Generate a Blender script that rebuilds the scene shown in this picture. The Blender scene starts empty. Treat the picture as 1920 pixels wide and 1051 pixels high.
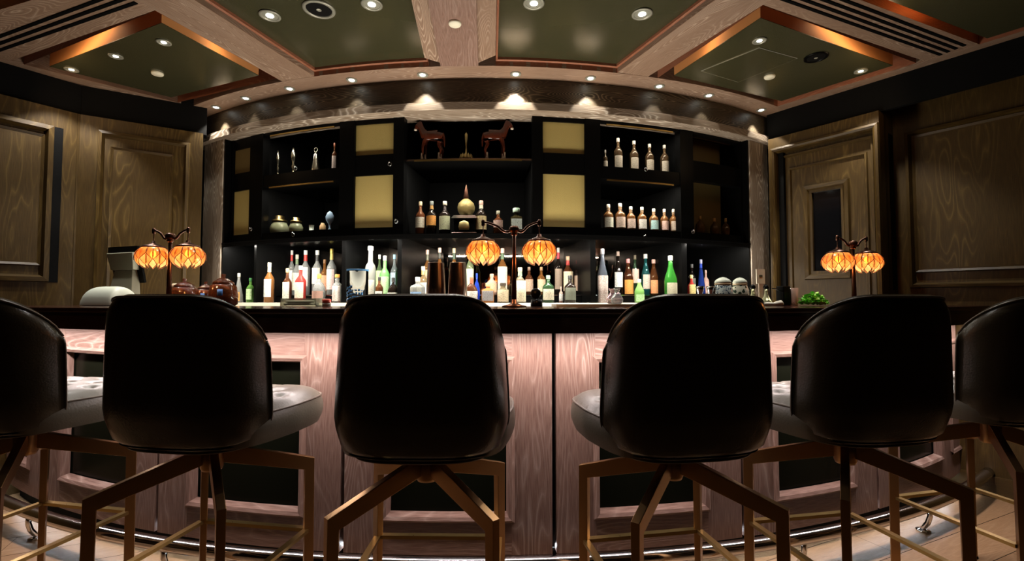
import bpy, math, random
from math import sin, cos, pi, radians, atan2, hypot, sqrt
from mathutils import Vector, Matrix
random.seed(7)
S = bpy.context.scene
COL = S.collection
# ------------------------------------------------------------------ camera, world, exposure
F, CX, CY, HC = 900.0, 960.0, 525.5, 1.13
PITCH = math.atan((562 - 525.5) / F)
cd = bpy.data.cameras.new('camera'); cam = bpy.data.objects.new('camera', cd); COL.objects.link(cam)
cd.sensor_width = 36; cd.lens = F / 1920 * 36; cd.clip_start = .05; cd.clip_end = 60
cam.location = (0, 0, HC); cam.rotation_euler = (pi / 2 + PITCH, 0, 0)
S.camera = cam
w = bpy.data.worlds.new('world'); S.world = w; w.use_nodes = True
w.node_tree.nodes['Background'].inputs[0].default_value = (.55, .62, .45, 1)
w.node_tree.nodes['Background'].inputs[1].default_value = .002
S.view_settings.view_transform = 'Standard'; S.view_settings.look = 'None'
S.view_settings.exposure = 0.0; S.view_settings.gamma = 1
S.view_settings.use_curve_mapping = False
cy_ = S.cycles
cy_.use_denoising = True; cy_.max_bounces = 8; cy_.transparent_max_bounces = 12
cy_.transmission_bounces = 8; cy_.glossy_bounces = 4; cy_.diffuse_bounces = 4
cy_.sample_clamp_indirect = 3.0; cy_.caustics_reflective = False; cy_.caustics_refractive = False
cy_.blur_glossy = 1.0

# room geometry: everything about the bar is concentric
C0 = (-.2, 6.84)
R_FRONT, R_EDGE, R_INNER = 4.87, 5.07, 4.42      # bar front panels, counter edge, counter inner edge
R_BACK, R_LEDGE, R_STRIP = 3.86, 3.90, 4.02      # fascia, ledge, ceiling strip
Z_TOP, Z_CEIL, Z_WOOD = 1.098, 2.53, 2.33

def ray(px, py):
    d = (px - CX, F, CY - py)
    return Vector((d[0], d[1] * cos(PITCH) - d[2] * sin(PITCH), d[1] * sin(PITCH) + d[2] * cos(PITCH)))
def P(px, py, z):
    d = ray(px, py); t = (z - HC) / d.z
    return (d.x * t, d.y * t)
def onarc(px, py, r):
    """angle and height where the sight line meets the bar's circle of radius r"""
    d = ray(px, py); a = d.x ** 2 + d.y ** 2
    b = -2 * (d.x * C0[0] + d.y * C0[1]); c = C0[0] ** 2 + C0[1] ** 2 - r * r
    t = (-b - sqrt(max(b * b - 4 * a * c, 0))) / (2 * a)
    x, y = d.x * t, d.y * t
    return atan2(x - C0[0], C0[1] - y), HC + d.z * t
def pol(phi, r): return (C0[0] + r * sin(phi), C0[1] - r * cos(phi))

def spot(name, loc, energy, cone, color=(1, .93, .82), blend=.35, target=None, size=.03):
    l = bpy.data.lights.new(name, 'SPOT'); l.energy = energy; l.spot_size = radians(cone); l.spot_blend = blend
    l.color = color; l.shadow_soft_size = size
    o = bpy.data.objects.new(name, l); COL.objects.link(o); o.location = loc
    if target: o.rotation_euler = (Vector(target) - Vector(loc)).to_track_quat('-Z', 'Y').to_euler()
    return o
def area(name, loc, target, sx, sy, energy, color, spread=180, up='Y'):
    l = bpy.data.lights.new(name, 'AREA'); l.shape = 'RECTANGLE'; l.size = sx; l.size_y = sy; l.energy = energy
    l.color = color; l.spread = radians(spread)
    o = bpy.data.objects.new(name, l); COL.objects.link(o); o.location = loc
    o.rotation_euler = (Vector(target) - Vector(loc)).to_track_quat('-Z', up).to_euler()
    return o

# ---- LED line under the counter nosing and under the bar's foot, in short straight lengths
WORK = [3.2, 5, 8, 10.5, 8, 5.5, 4]
PHI0, PHI1 = radians(-33.5), radians(36)
N = 14
for i in range(N):
    a = PHI0 + (PHI1 - PHI0) * (i + .5) / N
    ln = 4.95 * (PHI1 - PHI0) / N * .98
    x, y = pol(a, 4.985); tx, ty = pol(a, 4.80)
    o = area('led_counter_light', (x, y, 1.0), (tx, ty, .55), ln, .02, 2.9, (1, .85, .82), 165); o.rotation_euler = (0, 0, 0)
    o.matrix_world = Matrix.Translation((x, y, .999)) @ Matrix.Rotation(a, 4, 'Z') @ Matrix.Rotation(radians(8), 4, 'X')
    x, y = pol(a, 4.80)
    o = area('led_foot_light', (x, y, .085), (x, y, 0), ln, .09, 3.0, (.82, .91, 1))
    o.matrix_world = Matrix.Translation((x, y, .088)) @ Matrix.Rotation(a, 4, 'Z') @ Matrix.Rotation(radians(-55), 4, 'X')
# general faint room light (other downlights of the lounge behind the viewer)
for (x, y, e) in ((-2.6, .9, 5), (2.7, 1.2, 7)):
    spot('lounge_downlight', (x, y, 2.5), e, 75, (1, .84, .55), 1, (x, y, 0), .08)
# work lights of the bartender's station: below the counter top on the far side, shining up past its edge
NW = 7
for i in range(NW):
    a = radians(-27) + radians(54) * (i + .5) / NW; x, y = pol(a, 4.18)
    o = area('work_light', (x, y, .97), (x, y, 2), .5, .16, WORK[i], (1, .90, .75))
    o.matrix_world = Matrix.Translation((x, y, .97)) @ Matrix.Rotation(a, 4, 'Z') @ Matrix.Rotation(radians(180), 4, 'X')
# downlights, filled in by the downlight builder further down

# ------------------------------------------------------------------ materials
def newmat(name):
    m = bpy.data.materials.new(name); m.use_nodes = True
    nt = m.node_tree; return m, nt, nt.nodes['Principled BSDF']
def simple(name, col, rough=.5, metal=0, trans=0, emis=None, es=0, spec=.5, coat=0, ior=1.45, bump=0, bs=60, alpha=1):
    m, nt, b = newmat(name)
    b.inputs['Base Color'].default_value = (*col, 1); b.inputs['Roughness'].default_value = rough
    b.inputs['Metallic'].default_value = metal; b.inputs['Transmission Weight'].default_value = trans
    b.inputs['Specular IOR Level'].default_value = spec; b.inputs['Coat Weight'].default_value = coat
    b.inputs['Coat Roughness'].default_value = .1; b.inputs['IOR'].default_value = ior
    b.inputs['Alpha'].default_value = alpha
    if emis: b.inputs['Emission Color'].default_value = (*emis, 1); b.inputs['Emission Strength'].default_value = es
    # slight procedural variation so nothing is dead flat
    n = nt.nodes.new('ShaderNodeTexNoise'); n.inputs['Scale'].default_value = bs
    tc = nt.nodes.new('ShaderNodeTexCoord'); nt.links.new(tc.outputs['Object'], n.inputs['Vector'])
    if bump:
        bp = nt.nodes.new('ShaderNodeBump'); bp.inputs['Strength'].default_value = bump; bp.inputs['Distance'].default_value = .002
        nt.links.new(n.outputs['Fac'], bp.inputs['Height']); nt.links.new(bp.outputs['Normal'], b.inputs['Normal'])
    mr = nt.nodes.new('ShaderNodeMapRange'); mr.inputs['To Min'].default_value = max(0, rough * .85); mr.inputs['To Max'].default_value = min(1, rough * 1.15)
    nt.links.new(n.outputs['Fac'], mr.inputs['Value']); nt.links.new(mr.outputs['Result'], b.inputs['Roughness'])
    return m

def wood(name, dark, mid, light, rough=.45, ring=34, amt=1.0, bump=.35):
    """limed oak: pale figure lines (cathedrals) over brown, UV in metres, u along the grain"""
    m, nt, b = newmat(name); L = nt.links; nn = nt.nodes.new
    uv = nn('ShaderNodeUVMap'); uv.uv_map = 'UVMap'
    mp = nn('ShaderNodeMapping'); mp.inputs['Scale'].default_value = (1.3, 8.5, 1); L.new(uv.outputs[0], mp.inputs[0])
    n1 = nn('ShaderNodeTexNoise'); n1.inputs['Scale'].default_value = 1.0; n1.inputs['Detail'].default_value = 1.5; n1.inputs['Roughness'].default_value = .45
    n1.inputs['Distortion'].default_value = .15
    L.new(mp.outputs[0], n1.inputs['Vector'])
    mu = nn('ShaderNodeMath'); mu.operation = 'MULTIPLY'; mu.inputs[1].default_value = ring; L.new(n1.outputs['Fac'], mu.inputs[0])
    fr = nn('ShaderNodeMath'); fr.operation = 'FRACT'; L.new(mu.outputs[0], fr.inputs[0])
    r1 = nn('ShaderNodeValToRGB'); e = r1.color_ramp.elements
    e[0].position = 0; e[0].color = (1, 1, 1, 1); e[1].position = 1; e[1].color = (.75, .75, .75, 1)
    for p_, v_ in ((.1, .45), (.3, .02), (.7, .0), (.88, .25)):
        q = e.new(p_); q.color = (v_, v_, v_, 1)
    L.new(fr.outputs[0], r1.inputs[0])
    mp2 = nn('ShaderNodeMapping'); mp2.inputs['Scale'].default_value = (14, 420, 1); L.new(uv.outputs[0], mp2.inputs[0])
    n2 = nn('ShaderNodeTexNoise'); n2.inputs['Scale'].default_value = 1; n2.inputs['Detail'].default_value = 3; L.new(mp2.outputs[0], n2.inputs['Vector'])
    mp3 = nn('ShaderNodeMapping'); mp3.inputs['Scale'].default_value = (.9, 5, 1); mp3.inputs['Location'].default_value = (4, 9, 0); L.new(uv.outputs[0], mp3.inputs[0])
    n3 = nn('ShaderNodeTexNoise'); n3.inputs['Scale'].default_value = 1; n3.inputs['Detail'].default_value = 3; L.new(mp3.outputs[0], n3.inputs['Vector'])
    st = nn('ShaderNodeMapRange'); st.inputs['From Min'].default_value = .42; st.inputs['From Max'].default_value = .62
    st.inputs['To Min'].default_value = .12; st.inputs['To Max'].default_value = 1; L.new(n3.outputs['Fac'], st.inputs['Value'])
    k = nn('ShaderNodeMath'); k.operation = 'MULTIPLY'; L.new(r1.outputs[0], k.inputs[0]); L.new(st.outputs['Result'], k.inputs[1])
    k2 = nn('ShaderNodeMath'); k2.operation = 'MULTIPLY'; k2.inputs[1].default_value = amt; L.new(k.outputs[0], k2.inputs[0])
    fm = nn('ShaderNodeMapRange'); fm.inputs['From Min'].default_value = .35; fm.inputs['From Max'].default_value = .7; L.new(n2.outputs['Fac'], fm.inputs['Value'])
    mx = nn('ShaderNodeMix'); mx.data_type = 'RGBA'; mx.inputs[6].default_value = (*dark, 1); mx.inputs[7].default_value = (*mid, 1)
    L.new(fm.outputs['Result'], mx.inputs[0])
    mx2 = nn('ShaderNodeMix'); mx2.data_type = 'RGBA'; mx2.inputs[7].default_value = (*light, 1)
    L.new(mx.outputs[2], mx2.inputs[6]); L.new(k2.outputs[0], mx2.inputs[0])
    L.new(mx2.outputs[2], b.inputs['Base Color']); b.inputs['Roughness'].default_value = rough
    b.inputs['Specular IOR Level'].default_value = .35
    ad = nn('ShaderNodeMath'); ad.operation = 'ADD'; L.new(k2.outputs[0], ad.inputs[0]); L.new(n2.outputs['Fac'], ad.inputs[1])
    bp = nn('ShaderNodeBump'); bp.inputs['Strength'].default_value = bump; bp.inputs['Distance'].default_value = .0015
    L.new(ad.outputs[0], bp.inputs['Height']); L.new(bp.outputs['Normal'], b.inputs['Normal'])
    return m

M = {}
M['oak'] = wood('limed_oak', (.155, .088, .068), (.28, .175, .14), (.52, .40, .34), ring=17, amt=.62, bump=.5)
M['oak_beam'] = wood('limed_oak_beam', (.20, .125, .085), (.29, .19, .135), (.56, .43, .34), amt=.95, ring=34, bump=.6)
M['oak_red'] = wood('red_oak_moulding', (.25, .085, .045), (.34, .13, .07), (.50, .28, .18), amt=.6)
M['oak_wall'] = wood('wall_oak', (.038, .021, .004), (.064, .036, .0075), (.17, .11, .03), amt=.5, ring=14)  # same limed oak as the bar front, dim yellowish light put into its colour
M['oak_pale'] = wood('strong_limed_oak', (.17, .125, .09), (.26, .2, .145), (.80, .72, .62), amt=1.0, ring=26)
M['oak_dark'] = wood('dark_fascia_oak', (.035, .026, .016), (.065, .048, .03), (.34, .28, .19), amt=.9, ring=44)
M['mahogany'] = wood('dark_counter_wood', (.028, .009, .006), (.045, .015, .009), (.07, .026, .016), rough=.14, amt=.4, bump=.05)
M['floor'] = wood('floor_oak', (.25, .145, .07), (.37, .225, .12), (.48, .33, .2), rough=.3, amt=.45, ring=16)
M['black'] = simple('black_lacquer', (.0025, .0025, .0025), .3, spec=.08)
M['blackmat'] = simple('black_matte', (.004, .004, .004), .8, spec=.1)
M['inset'] = simple('black_glass_inset', (.006, .007, .004), .2, spec=.08)
M['olive'] = simple('olive_lacquer', (.040, .039, .019), .24, spec=.6)
M['copper'] = simple('copper_side', (.62, .28, .10), .5)
M['amber_dim'] = simple('shade_toned_amber', (.14, .10, .035), .5, bump=.5, bs=300)  # darker copy of the amber, the missing light is put into its colour
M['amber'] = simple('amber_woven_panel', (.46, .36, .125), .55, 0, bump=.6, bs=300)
M['leather'] = simple('brown_leather', (.036, .029, .018), .25, bump=.25, bs=180, spec=.55)
M['leather_seat'] = simple('taupe_leather', (.115, .104, .078), .36, bump=.25, bs=160, spec=.6)
M['piping'] = simple('leather_piping', (.13, .105, .08), .4)
M['bronze'] = simple('brushed_bronze', (.42, .25, .115), .34, 1.0, bump=.1, bs=200)
M['bronze_dark'] = simple('dark_bronze', (.12, .055, .035), .3, .9)
M['steel'] = simple('polished_steel', (.75, .76, .78), .12, 1, bs=2)
M['steel_dark'] = simple('smoked_steel', (.48, .38, .34), .2, 1)
M['brass'] = simple('aged_brass', (.5, .36, .14), .3, 1)
M['led'] = simple('led_diffuser', (.9, .9, .9), .5, emis=(1, .93, .88), es=3)
M['lampface'] = simple('downlight_lens', (1, 1, 1), .5, emis=(.95, 1, .95), es=14)
M['trimring'] = simple('downlight_ring', (.30, .30, .25), .35, .3)
M['white'] = simple('white_plastic', (.62, .66, .56), .4)
M['disc'] = simple('white_disc', (.85, .82, .66), .5, emis=(.9, .85, .65), es=.0)
M['offwhite'] = simple('pale_cloth', (.75, .72, .6), .8, bump=.5, bs=90)
M['mirror'] = simple('smoked_mirror', (.22, .18, .15), .04, 1, bs=2)
M['vent'] = simple('vent_dark', (.003, .003, .003), .9, spec=.05)
M['glass'] = simple('clear_glass', (.96, .97, .94), .03, trans=1, ior=1.45)
M['doorglass'] = simple('black_door_glass', (.004, .004, .005), .07)
M['mint'] = simple('mint_leaf', (.14, .50, .05), .5)
M['mint2'] = simple('pale_mint_leaf', (.40, .70, .16), .5)
M['bulb'] = simple('warm_bulb', (1, .8, .5), .4, emis=(1, .62, .25), es=26)
M['petal_line'] = simple('lead_line', (.085, .035, .015), .5, .3)
M['horse'] = simple('glazed_chestnut', (.07, .015, .007), .18)
M['horse_white'] = simple('glazed_white_sock', (.7, .6, .5), .25)
M['gold'] = simple('gold_ornament', (.55, .45, .2), .35, .8)

def petal_mat():
    m = bpy.data.materials.new('amber_petal_glass'); m.use_nodes = True; nt = m.node_tree
    for n in list(nt.nodes): nt.nodes.remove(n)
    out = nt.nodes.new('ShaderNodeOutputMaterial')
    tr = nt.nodes.new('ShaderNodeBsdfTranslucent'); gl = nt.nodes.new('ShaderNodeBsdfGlossy'); tp = nt.nodes.new('ShaderNodeBsdfTransparent')
    df = nt.nodes.new('ShaderNodeBsdfDiffuse'); df.inputs[0].default_value = (.6, .33, .14, 1)
    nz = nt.nodes.new('ShaderNodeTexNoise'); nz.inputs['Scale'].default_value = 30
    tc = nt.nodes.new('ShaderNodeTexCoord'); nt.links.new(tc.outputs['Object'], nz.inputs['Vector'])
    cr = nt.nodes.new('ShaderNodeValToRGB'); cr.color_ramp.elements[0].color = (.95, .50, .26, 1); cr.color_ramp.elements[1].color = (1, .74, .5, 1)
    cr.color_ramp.elements[0].position = .3; cr.color_ramp.elements[1].position = .7
    nt.links.new(nz.outputs['Fac'], cr.inputs[0]); nt.links.new(cr.outputs[0], tr.inputs[0])
    tp.inputs[0].default_value = (1, .68, .4, 1); gl.inputs['Roughness'].default_value = .15
    m1 = nt.nodes.new('ShaderNodeMixShader'); m1.inputs[0].default_value = .25; nt.links.new(tr.outputs[0], m1.inputs[1]); nt.links.new(df.outputs[0], m1.inputs[2])
    m2 = nt.nodes.new('ShaderNodeMixShader'); m2.inputs[0].default_value = .58; nt.links.new(m1.outputs[0], m2.inputs[1]); nt.links.new(tp.outputs[0], m2.inputs[2])
    m3 = nt.nodes.new('ShaderNodeMixShader'); m3.inputs[0].default_value = .06; nt.links.new(m2.outputs[0], m3.inputs[1]); nt.links.new(gl.outputs[0], m3.inputs[2])
    nt.links.new(m3.outputs[0], out.inputs[0]); return m
M['petal'] = petal_mat()

_mc = {}
def glassmat(col, tr=.8, rough=.06):
    k = ('g', col, tr, rough)
    if k not in _mc:
        _mc[k] = simple('bottle_glass', col, rough, trans=tr, ior=1.35)
    return _mc[k]
def paint(col, rough=.45, metal=0):
    k = ('p', col, rough, metal)
    if k not in _mc: _mc[k] = simple('painted_finish', col, rough, metal)
    return _mc[k]
def labelmat(col, ink=(.12, .1, .08), seed=0, amt=.6):
    """paper label with small, unreadable rows of print (too small to read in the photo)"""
    k = ('l', col, ink, seed)
    if k in _mc: return _mc[k]
    m, nt, b = newmat('paper_label'); L = nt.links; nn = nt.nodes.new
    uv = nn('ShaderNodeUVMap'); uv.uv_map = 'UVMap'
    mp = nn('ShaderNodeMapping'); mp.inputs['Scale'].default_value = (110, 240, 1); mp.inputs['Location'].default_value = (seed * 3.7, seed * 1.3, 0)
    L.new(uv.outputs[0], mp.inputs[0])
    n = nn('ShaderNodeTexNoise'); n.inputs['Scale'].default_value = 1; n.inputs['Detail'].default_value = 1; L.new(mp.outputs[0], n.inputs['Vector'])
    r = nn('ShaderNodeMapRange'); r.inputs['From Min'].default_value = .57; r.inputs['From Max'].default_value = .64; r.inputs['To Max'].default_value = amt
    L.new(n.outputs['Fac'], r.inputs['Value'])
    mx = nn('ShaderNodeMix'); mx.data_type = 'RGBA'; mx.inputs[6].default_value = (*col, 1); mx.inputs[7].default_value = (*ink, 1)
    L.new(r.outputs['Result'], mx.inputs[0]); L.new(mx.outputs[2], b.inputs['Base Color']); b.inputs['Roughness'].default_value = .6
    _mc[k] = m; return m

# ------------------------------------------------------------------ mesh builder
class MB:
    def __init__(s, grain=(0, 0, 1)):
        s.v = []; s.f = []; s.uv = []; s.g = Vector(grain).normalized(); s.sm = []
        s.off = (random.random() * 30, random.random() * 30)
    def new_off(s): s.off = (random.random() * 30, random.random() * 30); return s
    def face(s, pts, uv=None, smooth=False):
        n = len(s.v); s.v += [tuple(p) for p in pts]; s.f.append(tuple(range(n, n + len(pts)))); s.sm.append(smooth)
        if uv is None:
            p = [Vector(q) for q in pts]
            nrm = (p[1] - p[0]).cross(p[2] - p[0])
            if nrm.length < 1e-12 and len(p) > 3: nrm = (p[2] - p[0]).cross(p[3] - p[0])
            if nrm.length < 1e-12: nrm = Vector((0, 0, 1))
            nrm.normalize(); g = s.g - nrm * s.g.dot(nrm)
            if g.length < .2:
                g = Vector((1, 0, 0)) - nrm * nrm.x
                if g.length < .2: g = Vector((0, 1, 0)) - nrm * nrm.y
            g.normalize(); a = nrm.cross(g)
            uv = [(q.dot(g) + s.off[0], q.dot(a) + s.off[1]) for q in p]
        s.uv += uv
    def hexa(s, b, t):   # bottom 4 pts ccw, top 4 pts ccw
        n = len(b)
        s.face(list(reversed(b))); s.face(t)
        for i in range(n):
            j = (i + 1) % n
            s.face([b[i], b[j], t[j], t[i]])
        return s
    def prism(s, poly, z0, z1):
        a = sum(poly[i][0] * poly[(i + 1) % len(poly)][1] - poly[(i + 1) % len(poly)][0] * poly[i][1] for i in range(len(poly)))
        if a < 0: poly = poly[::-1]
        return s.hexa([(x, y, z0) for x, y in poly], [(x, y, z1) for x, y in poly])
    def box(s, c, d, mat=None):
        x, y, z = c; a, b, h = d[0] / 2, d[1] / 2, d[2] / 2
        bt = [(x - a, y - b, z - h), (x + a, y - b, z - h), (x + a, y + b, z - h), (x - a, y + b, z - h)]
        tp = [(p[0], p[1], z + h) for p in bt]
        if mat is not None: bt = [tuple(mat @ Vector(p)) for p in bt]; tp = [tuple(mat @ Vector(p)) for p in tp]
        return s.hexa(bt, tp)
    def arc(s, a0, a1, r0, r1, z0, z1, n=12, along=True):
        """curved block between radii r0<r1; along=True runs the grain round the curve"""
        for i in range(n):
            p, q = a0 + (a1 - a0) * i / n, a0 + (a1 - a0) * (i + 1) / n
            A, B = pol(p, r0), pol(p, r1); Cc, D = pol(q, r0), pol(q, r1)
            u0, u1 = p * r1 + s.off[0], q * r1 + s.off[0]; o = s.off[1]
            def U(lst): return [(a, b) if along else (b, a) for a, b in lst]
            s.face([(*B, z0), (*D, z0), (*D, z1), (*B, z1)], U([(u0, z0 + o), (u1, z0 + o), (u1, z1 + o), (u0, z1 + o)]))
            s.face([(*Cc, z0), (*A, z0), (*A, z1), (*Cc, z1)], U([(u1, z0 + o), (u0, z0 + o), (u0, z1 + o), (u1, z1 + o)]))
            s.face([(*B, z1), (*D, z1), (*Cc, z1), (*A, z1)], U([(u0, r1 + o), (u1, r1 + o), (u1, r0 + o), (u0, r0 + o)]))
            s.face([(*A, z0), (*Cc, z0), (*D, z0), (*B, z0)], U([(u0, r0 + o), (u1, r0 + o), (u1, r1 + o), (u0, r1 + o)]))
        for p, fl in ((a0, 0), (a1, 1)):
            A, B = pol(p, r0), pol(p, r1); q = [(*A, z0), (*B, z0), (*B, z1), (*A, z1)]
            s.face(q[::-1] if fl else q)
        return s
    def lathe(s, prof, c=(0, 0, 0), n=20, smooth=True, mat=None, squash=1, caps=True):
        x, y, z = c
        def pt(r, h, k):
            p = Vector((x + r * cos(2 * pi * k / n), y + r * sin(2 * pi * k / n) * squash, z + h))
            return tuple(mat @ p) if mat is not None else tuple(p)
        base = len(s.v); o = s.off
        for r, h in prof:
            for k in range(n): s.v.append(pt(r, h, k))
        for i in range(len(prof) - 1):
            for k in range(n):
                k2 = (k + 1) % n
                s.f.append((base + i * n + k, base + i * n + k2, base + (i + 1) * n + k2, base + (i + 1) * n + k)); s.sm.append(smooth)
                rr = max(prof[i][0], .005)
                for kk, ii in ((k, i), (k + 1, i), (k + 1, i + 1), (k, i + 1)): s.uv.append((kk * 2 * pi * rr / n + o[0], prof[ii][1] + o[1]))
        if caps:
            if prof[0][0] > 1e-5:
                s.f.append(tuple(base + k for k in reversed(range(n)))); s.sm.append(False); s.uv += [(0, 0)] * n
            if prof[-1][0] > 1e-5:
                b2 = base + (len(prof) - 1) * n
                s.f.append(tuple(b2 + k for k in range(n))); s.sm.append(False); s.uv += [(0, 0)] * n
        return s
    def tube(s, pts, rad, n=8, smooth=True, rect=None):
        pts = [Vector(p) for p in pts]; rings = []
        rad = rad if isinstance(rad, (list, tuple)) else [rad] * len(pts)
        base = len(s.v); up0 = None
        for i, p in enumerate(pts):
            if i == 0: d = pts[1] - pts[0]
            elif i == len(pts) - 1: d = pts[-1] - pts[-2]
            else: d = (pts[i + 1] - pts[i]).normalized() + (pts[i] - pts[i - 1]).normalized()
            d.normalize()
            if up0 is None: up0 = Vector((0, 0, 1)) if abs(d.z) < .9 else Vector((0, 1, 0))
            a = d.cross(up0)
            if a.length < .01: a = d.orthogonal()
            a.normalize(); b = a.cross(d).normalized(); up0 = b
            for k in range(n):
                t = 2 * pi * k / n
                s.v.append(tuple(p + (a * cos(t) + b * sin(t)) * rad[i]))
        m = len(pts)
        for i in range(m - 1):
            for k in range(n):
                k2 = (k + 1) % n
                s.f.append((base + i * n + k, base + i * n + k2, base + (i + 1) * n + k2, base + (i + 1) * n + k)); s.sm.append(smooth)
                s.uv += [(0, 0)] * 4
        s.f.append(tuple(base + k for k in reversed(range(n)))); s.sm.append(False); s.uv += [(0, 0)] * n
        s.f.append(tuple(base + (m - 1) * n + k for k in range(n))); s.sm.append(False); s.uv += [(0, 0)] * n
        return s
    def grid(s, fn, nu, nv, smooth=True, closeu=False):
        base = len(s.v)
        for j in range(nv + 1):
            for i in range(nu + (0 if closeu else 1)):
                s.v.append(tuple(fn(i / nu, j / nv)))
        w_ = nu if closeu else nu + 1
        for j in range(nv):
            for i in range(nu):
                i2 = (i + 1) % w_
                s.f.append((base + j * w_ + i, base + j * w_ + i2, base + (j + 1) * w_ + i2, base + (j + 1) * w_ + i)); s.sm.append(smooth)
                s.uv += [(i / nu, j / nv), ((i + 1) / nu, j / nv), ((i + 1) / nu, (j + 1) / nv), (i / nu, (j + 1) / nv)]
        return s
    def mesh(s, name):
        me = bpy.data.meshes.new(name); me.from_pydata(s.v, [], s.f)
        ul = me.uv_layers.new(name='UVMap')
        flat = [c for q in s.uv for c in q]
        ul.data.foreach_set('uv', flat)
        me.polygons.foreach_set('use_smooth', s.sm); me.update(); return me
    def build(s, name, mat, parent=None, loc=(0, 0, 0), rz=0, bevel=0, sub=0, solid=0):
        o = bpy.data.objects.new(name, s.mesh(name)); COL.objects.link(o)
        o.data.materials.append(mat)
        if parent: o.parent = parent
        o.location = loc; o.rotation_euler = (0, 0, rz)
        if solid: md = o.modifiers.new('s', 'SOLIDIFY'); md.thickness = solid; md.offset = -1
        if bevel:
            wd = o.modifiers.new('w', 'WELD'); wd.merge_threshold = 1e-5
            md = o.modifiers.new('b', 'BEVEL'); md.width = bevel; md.segments = 2; md.limit_method = 'ANGLE'; md.angle_limit = radians(40)
        if sub: md = o.modifiers.new('d', 'SUBSURF'); md.levels = sub; md.render_levels = sub
        return o

def tag(o, label=None, cat=None, group=None, kind=None):
    if label: o['label'] = label
    if cat: o['category'] = cat
    if group: o['group'] = group
    if kind: o['kind'] = kind
    return o
def empty(name, loc=(0, 0, 0), rz=0, label=None, cat=None, group=None):
    o = bpy.data.objects.new(name, None); COL.objects.link(o); o.location = loc; o.rotation_euler = (0, 0, rz)
    o.empty_display_size = .05
    return tag(o, label, cat, group)
def struct(o): o['kind'] = 'structure'; return o
def copy_tree(o, parent=None):
    c = o.copy(); COL.objects.link(c)
    if parent: c.parent = parent
    for ch in [x for x in bpy.data.objects if x.parent == o]: copy_tree(ch, c)
    return c

# ================================================================== SETTING
# floor: planks
m = MB((1, .35, 0)); m.new_off()
pw = .2; th = radians(24)
for i in range(-34, 40):
    m.off = (random.random() * 30, random.random() * 30)
    x0 = -5.5 + random.random() * .8
    while x0 < 5.5:
        x1 = x0 + 1.1 + random.random() * .9
        m.off = (random.random() * 30, random.random() * 30)
        v0, v1 = i * pw + .0015, (i + 1) * pw - .0015
        q = [(x0, v0), (x1 - .002, v0), (x1 - .002, v1), (x0, v1)]
        q = [(a * cos(th) - b * sin(th), 1.2 + a * sin(th) + b * cos(th), 0) for a, b in q]
        m.g = Vector((cos(th), sin(th), 0)); m.face(q); x0 = x1
struct(m.build('floor', M['floor']))
m = MB(); m.prism([(-6, -3.2), (6, -3.2), (6, 7), (-6, 7)], -.06, -.003)
struct(m.build('trim_1', M['blackmat']))

# walls: plan points of the wood face
LW = [P(381, 250, Z_WOOD), P(150, 214, Z_WOOD), P(0, 176, Z_WOOD)]
RW = [P(1440, 262, Z_WOOD), P(1640, 214, Z_WOOD)]
dv = Vector(P(1803, 165, Z_WOOD)) - Vector(RW[0]); dv.normalize()
_q = ray(1650, 300); _n = Vector((-dv.y, dv.x)); _n = _n if _n.x > 0 else -_n      # outward
_t = Vector(RW[0]).dot(_n) / (_q.x * _n.x + _q.y * _n.y)
RJ = Vector((_q.x * _t, _q.y * _t))                                                  # where the wall steps back
RW = [RW[0], tuple(RJ), tuple(RJ + _n * .25), tuple(RJ + _n * .25 + dv * 2.4)]
d2 = (Vector(LW[2]) - Vector(LW[1])).normalized()
LW[2] = tuple(Vector(LW[1]) + d2 * 2.2)

class Wall:
    """a vertical face from plan point a to b, room on the side of the camera"""
    def __init__(s, a, b):
        s.a = Vector(a); s.b = Vector(b); s.d = (s.b - s.a).normalized(); s.L = (s.b - s.a).length
        n = Vector((s.d.y, -s.d.x)); s.n = n if n.dot(-s.a) > 0 else -n
    def hit(s, px, py):
        d = ray(px, py); t = s.a.dot(s.n) / (d.x * s.n.x + d.y * s.n.y)
        p = Vector((d.x * t, d.y * t)); return (p - s.a).dot(s.d), HC + d.z * t
    def pt(s, u, z, off=0):
        p = s.a + s.d * u + s.n * off; return (p.x, p.y, z)
    def slab(s, mb, u0, u1, z0, z1, o0, o1):
        b = [s.pt(u0, z0, o0), s.pt(u1, z0, o0), s.pt(u1, z0, o1), s.pt(u0, z0, o1)]
        t = [s.pt(u0, z1, o0), s.pt(u1, z1, o0), s.pt(u1, z1, o1), s.pt(u0, z1, o1)]
        A = Vector(b[1]) - Vector(b[0]); B = Vector(b[3]) - Vector(b[0])
        if A.cross(B).z < 0: b = b[::-1]; t = t[::-1]
        mb.hexa(b, t)
    def frame(s, mb, u0, u1, z0, z1, prof):
        """mitred moulding; prof = [(inset, off)...] from the outside inwards"""
        if u0 > u1: u0, u1 = u1, u0
        for k in range(len(prof) - 1):
            (i0, o0), (i1, o1) = prof[k], prof[k + 1]
            A = [(u0 + i0, z0 + i0), (u1 - i0, z0 + i0), (u1 - i0, z1 - i0), (u0 + i0, z1 - i0)]
            B = [(u0 + i1, z0 + i1), (u1 - i1, z0 + i1), (u1 - i1, z1 - i1), (u0 + i1, z1 - i1)]
            for j in range(4):
                l = (j + 1) % 4
                mb.g = Vector((s.d.x, s.d.y, 0)) if j % 2 == 0 else Vector((0, 0, 1))
                mb.face([s.pt(*A[j], o0), s.pt(*A[l], o0), s.pt(*B[l], o1), s.pt(*B[j], o1)])

def mould(w=.03, d=.025): return [(0, 0), (w * .2, d), (w * .6, d * .8), (w, 0)]

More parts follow.
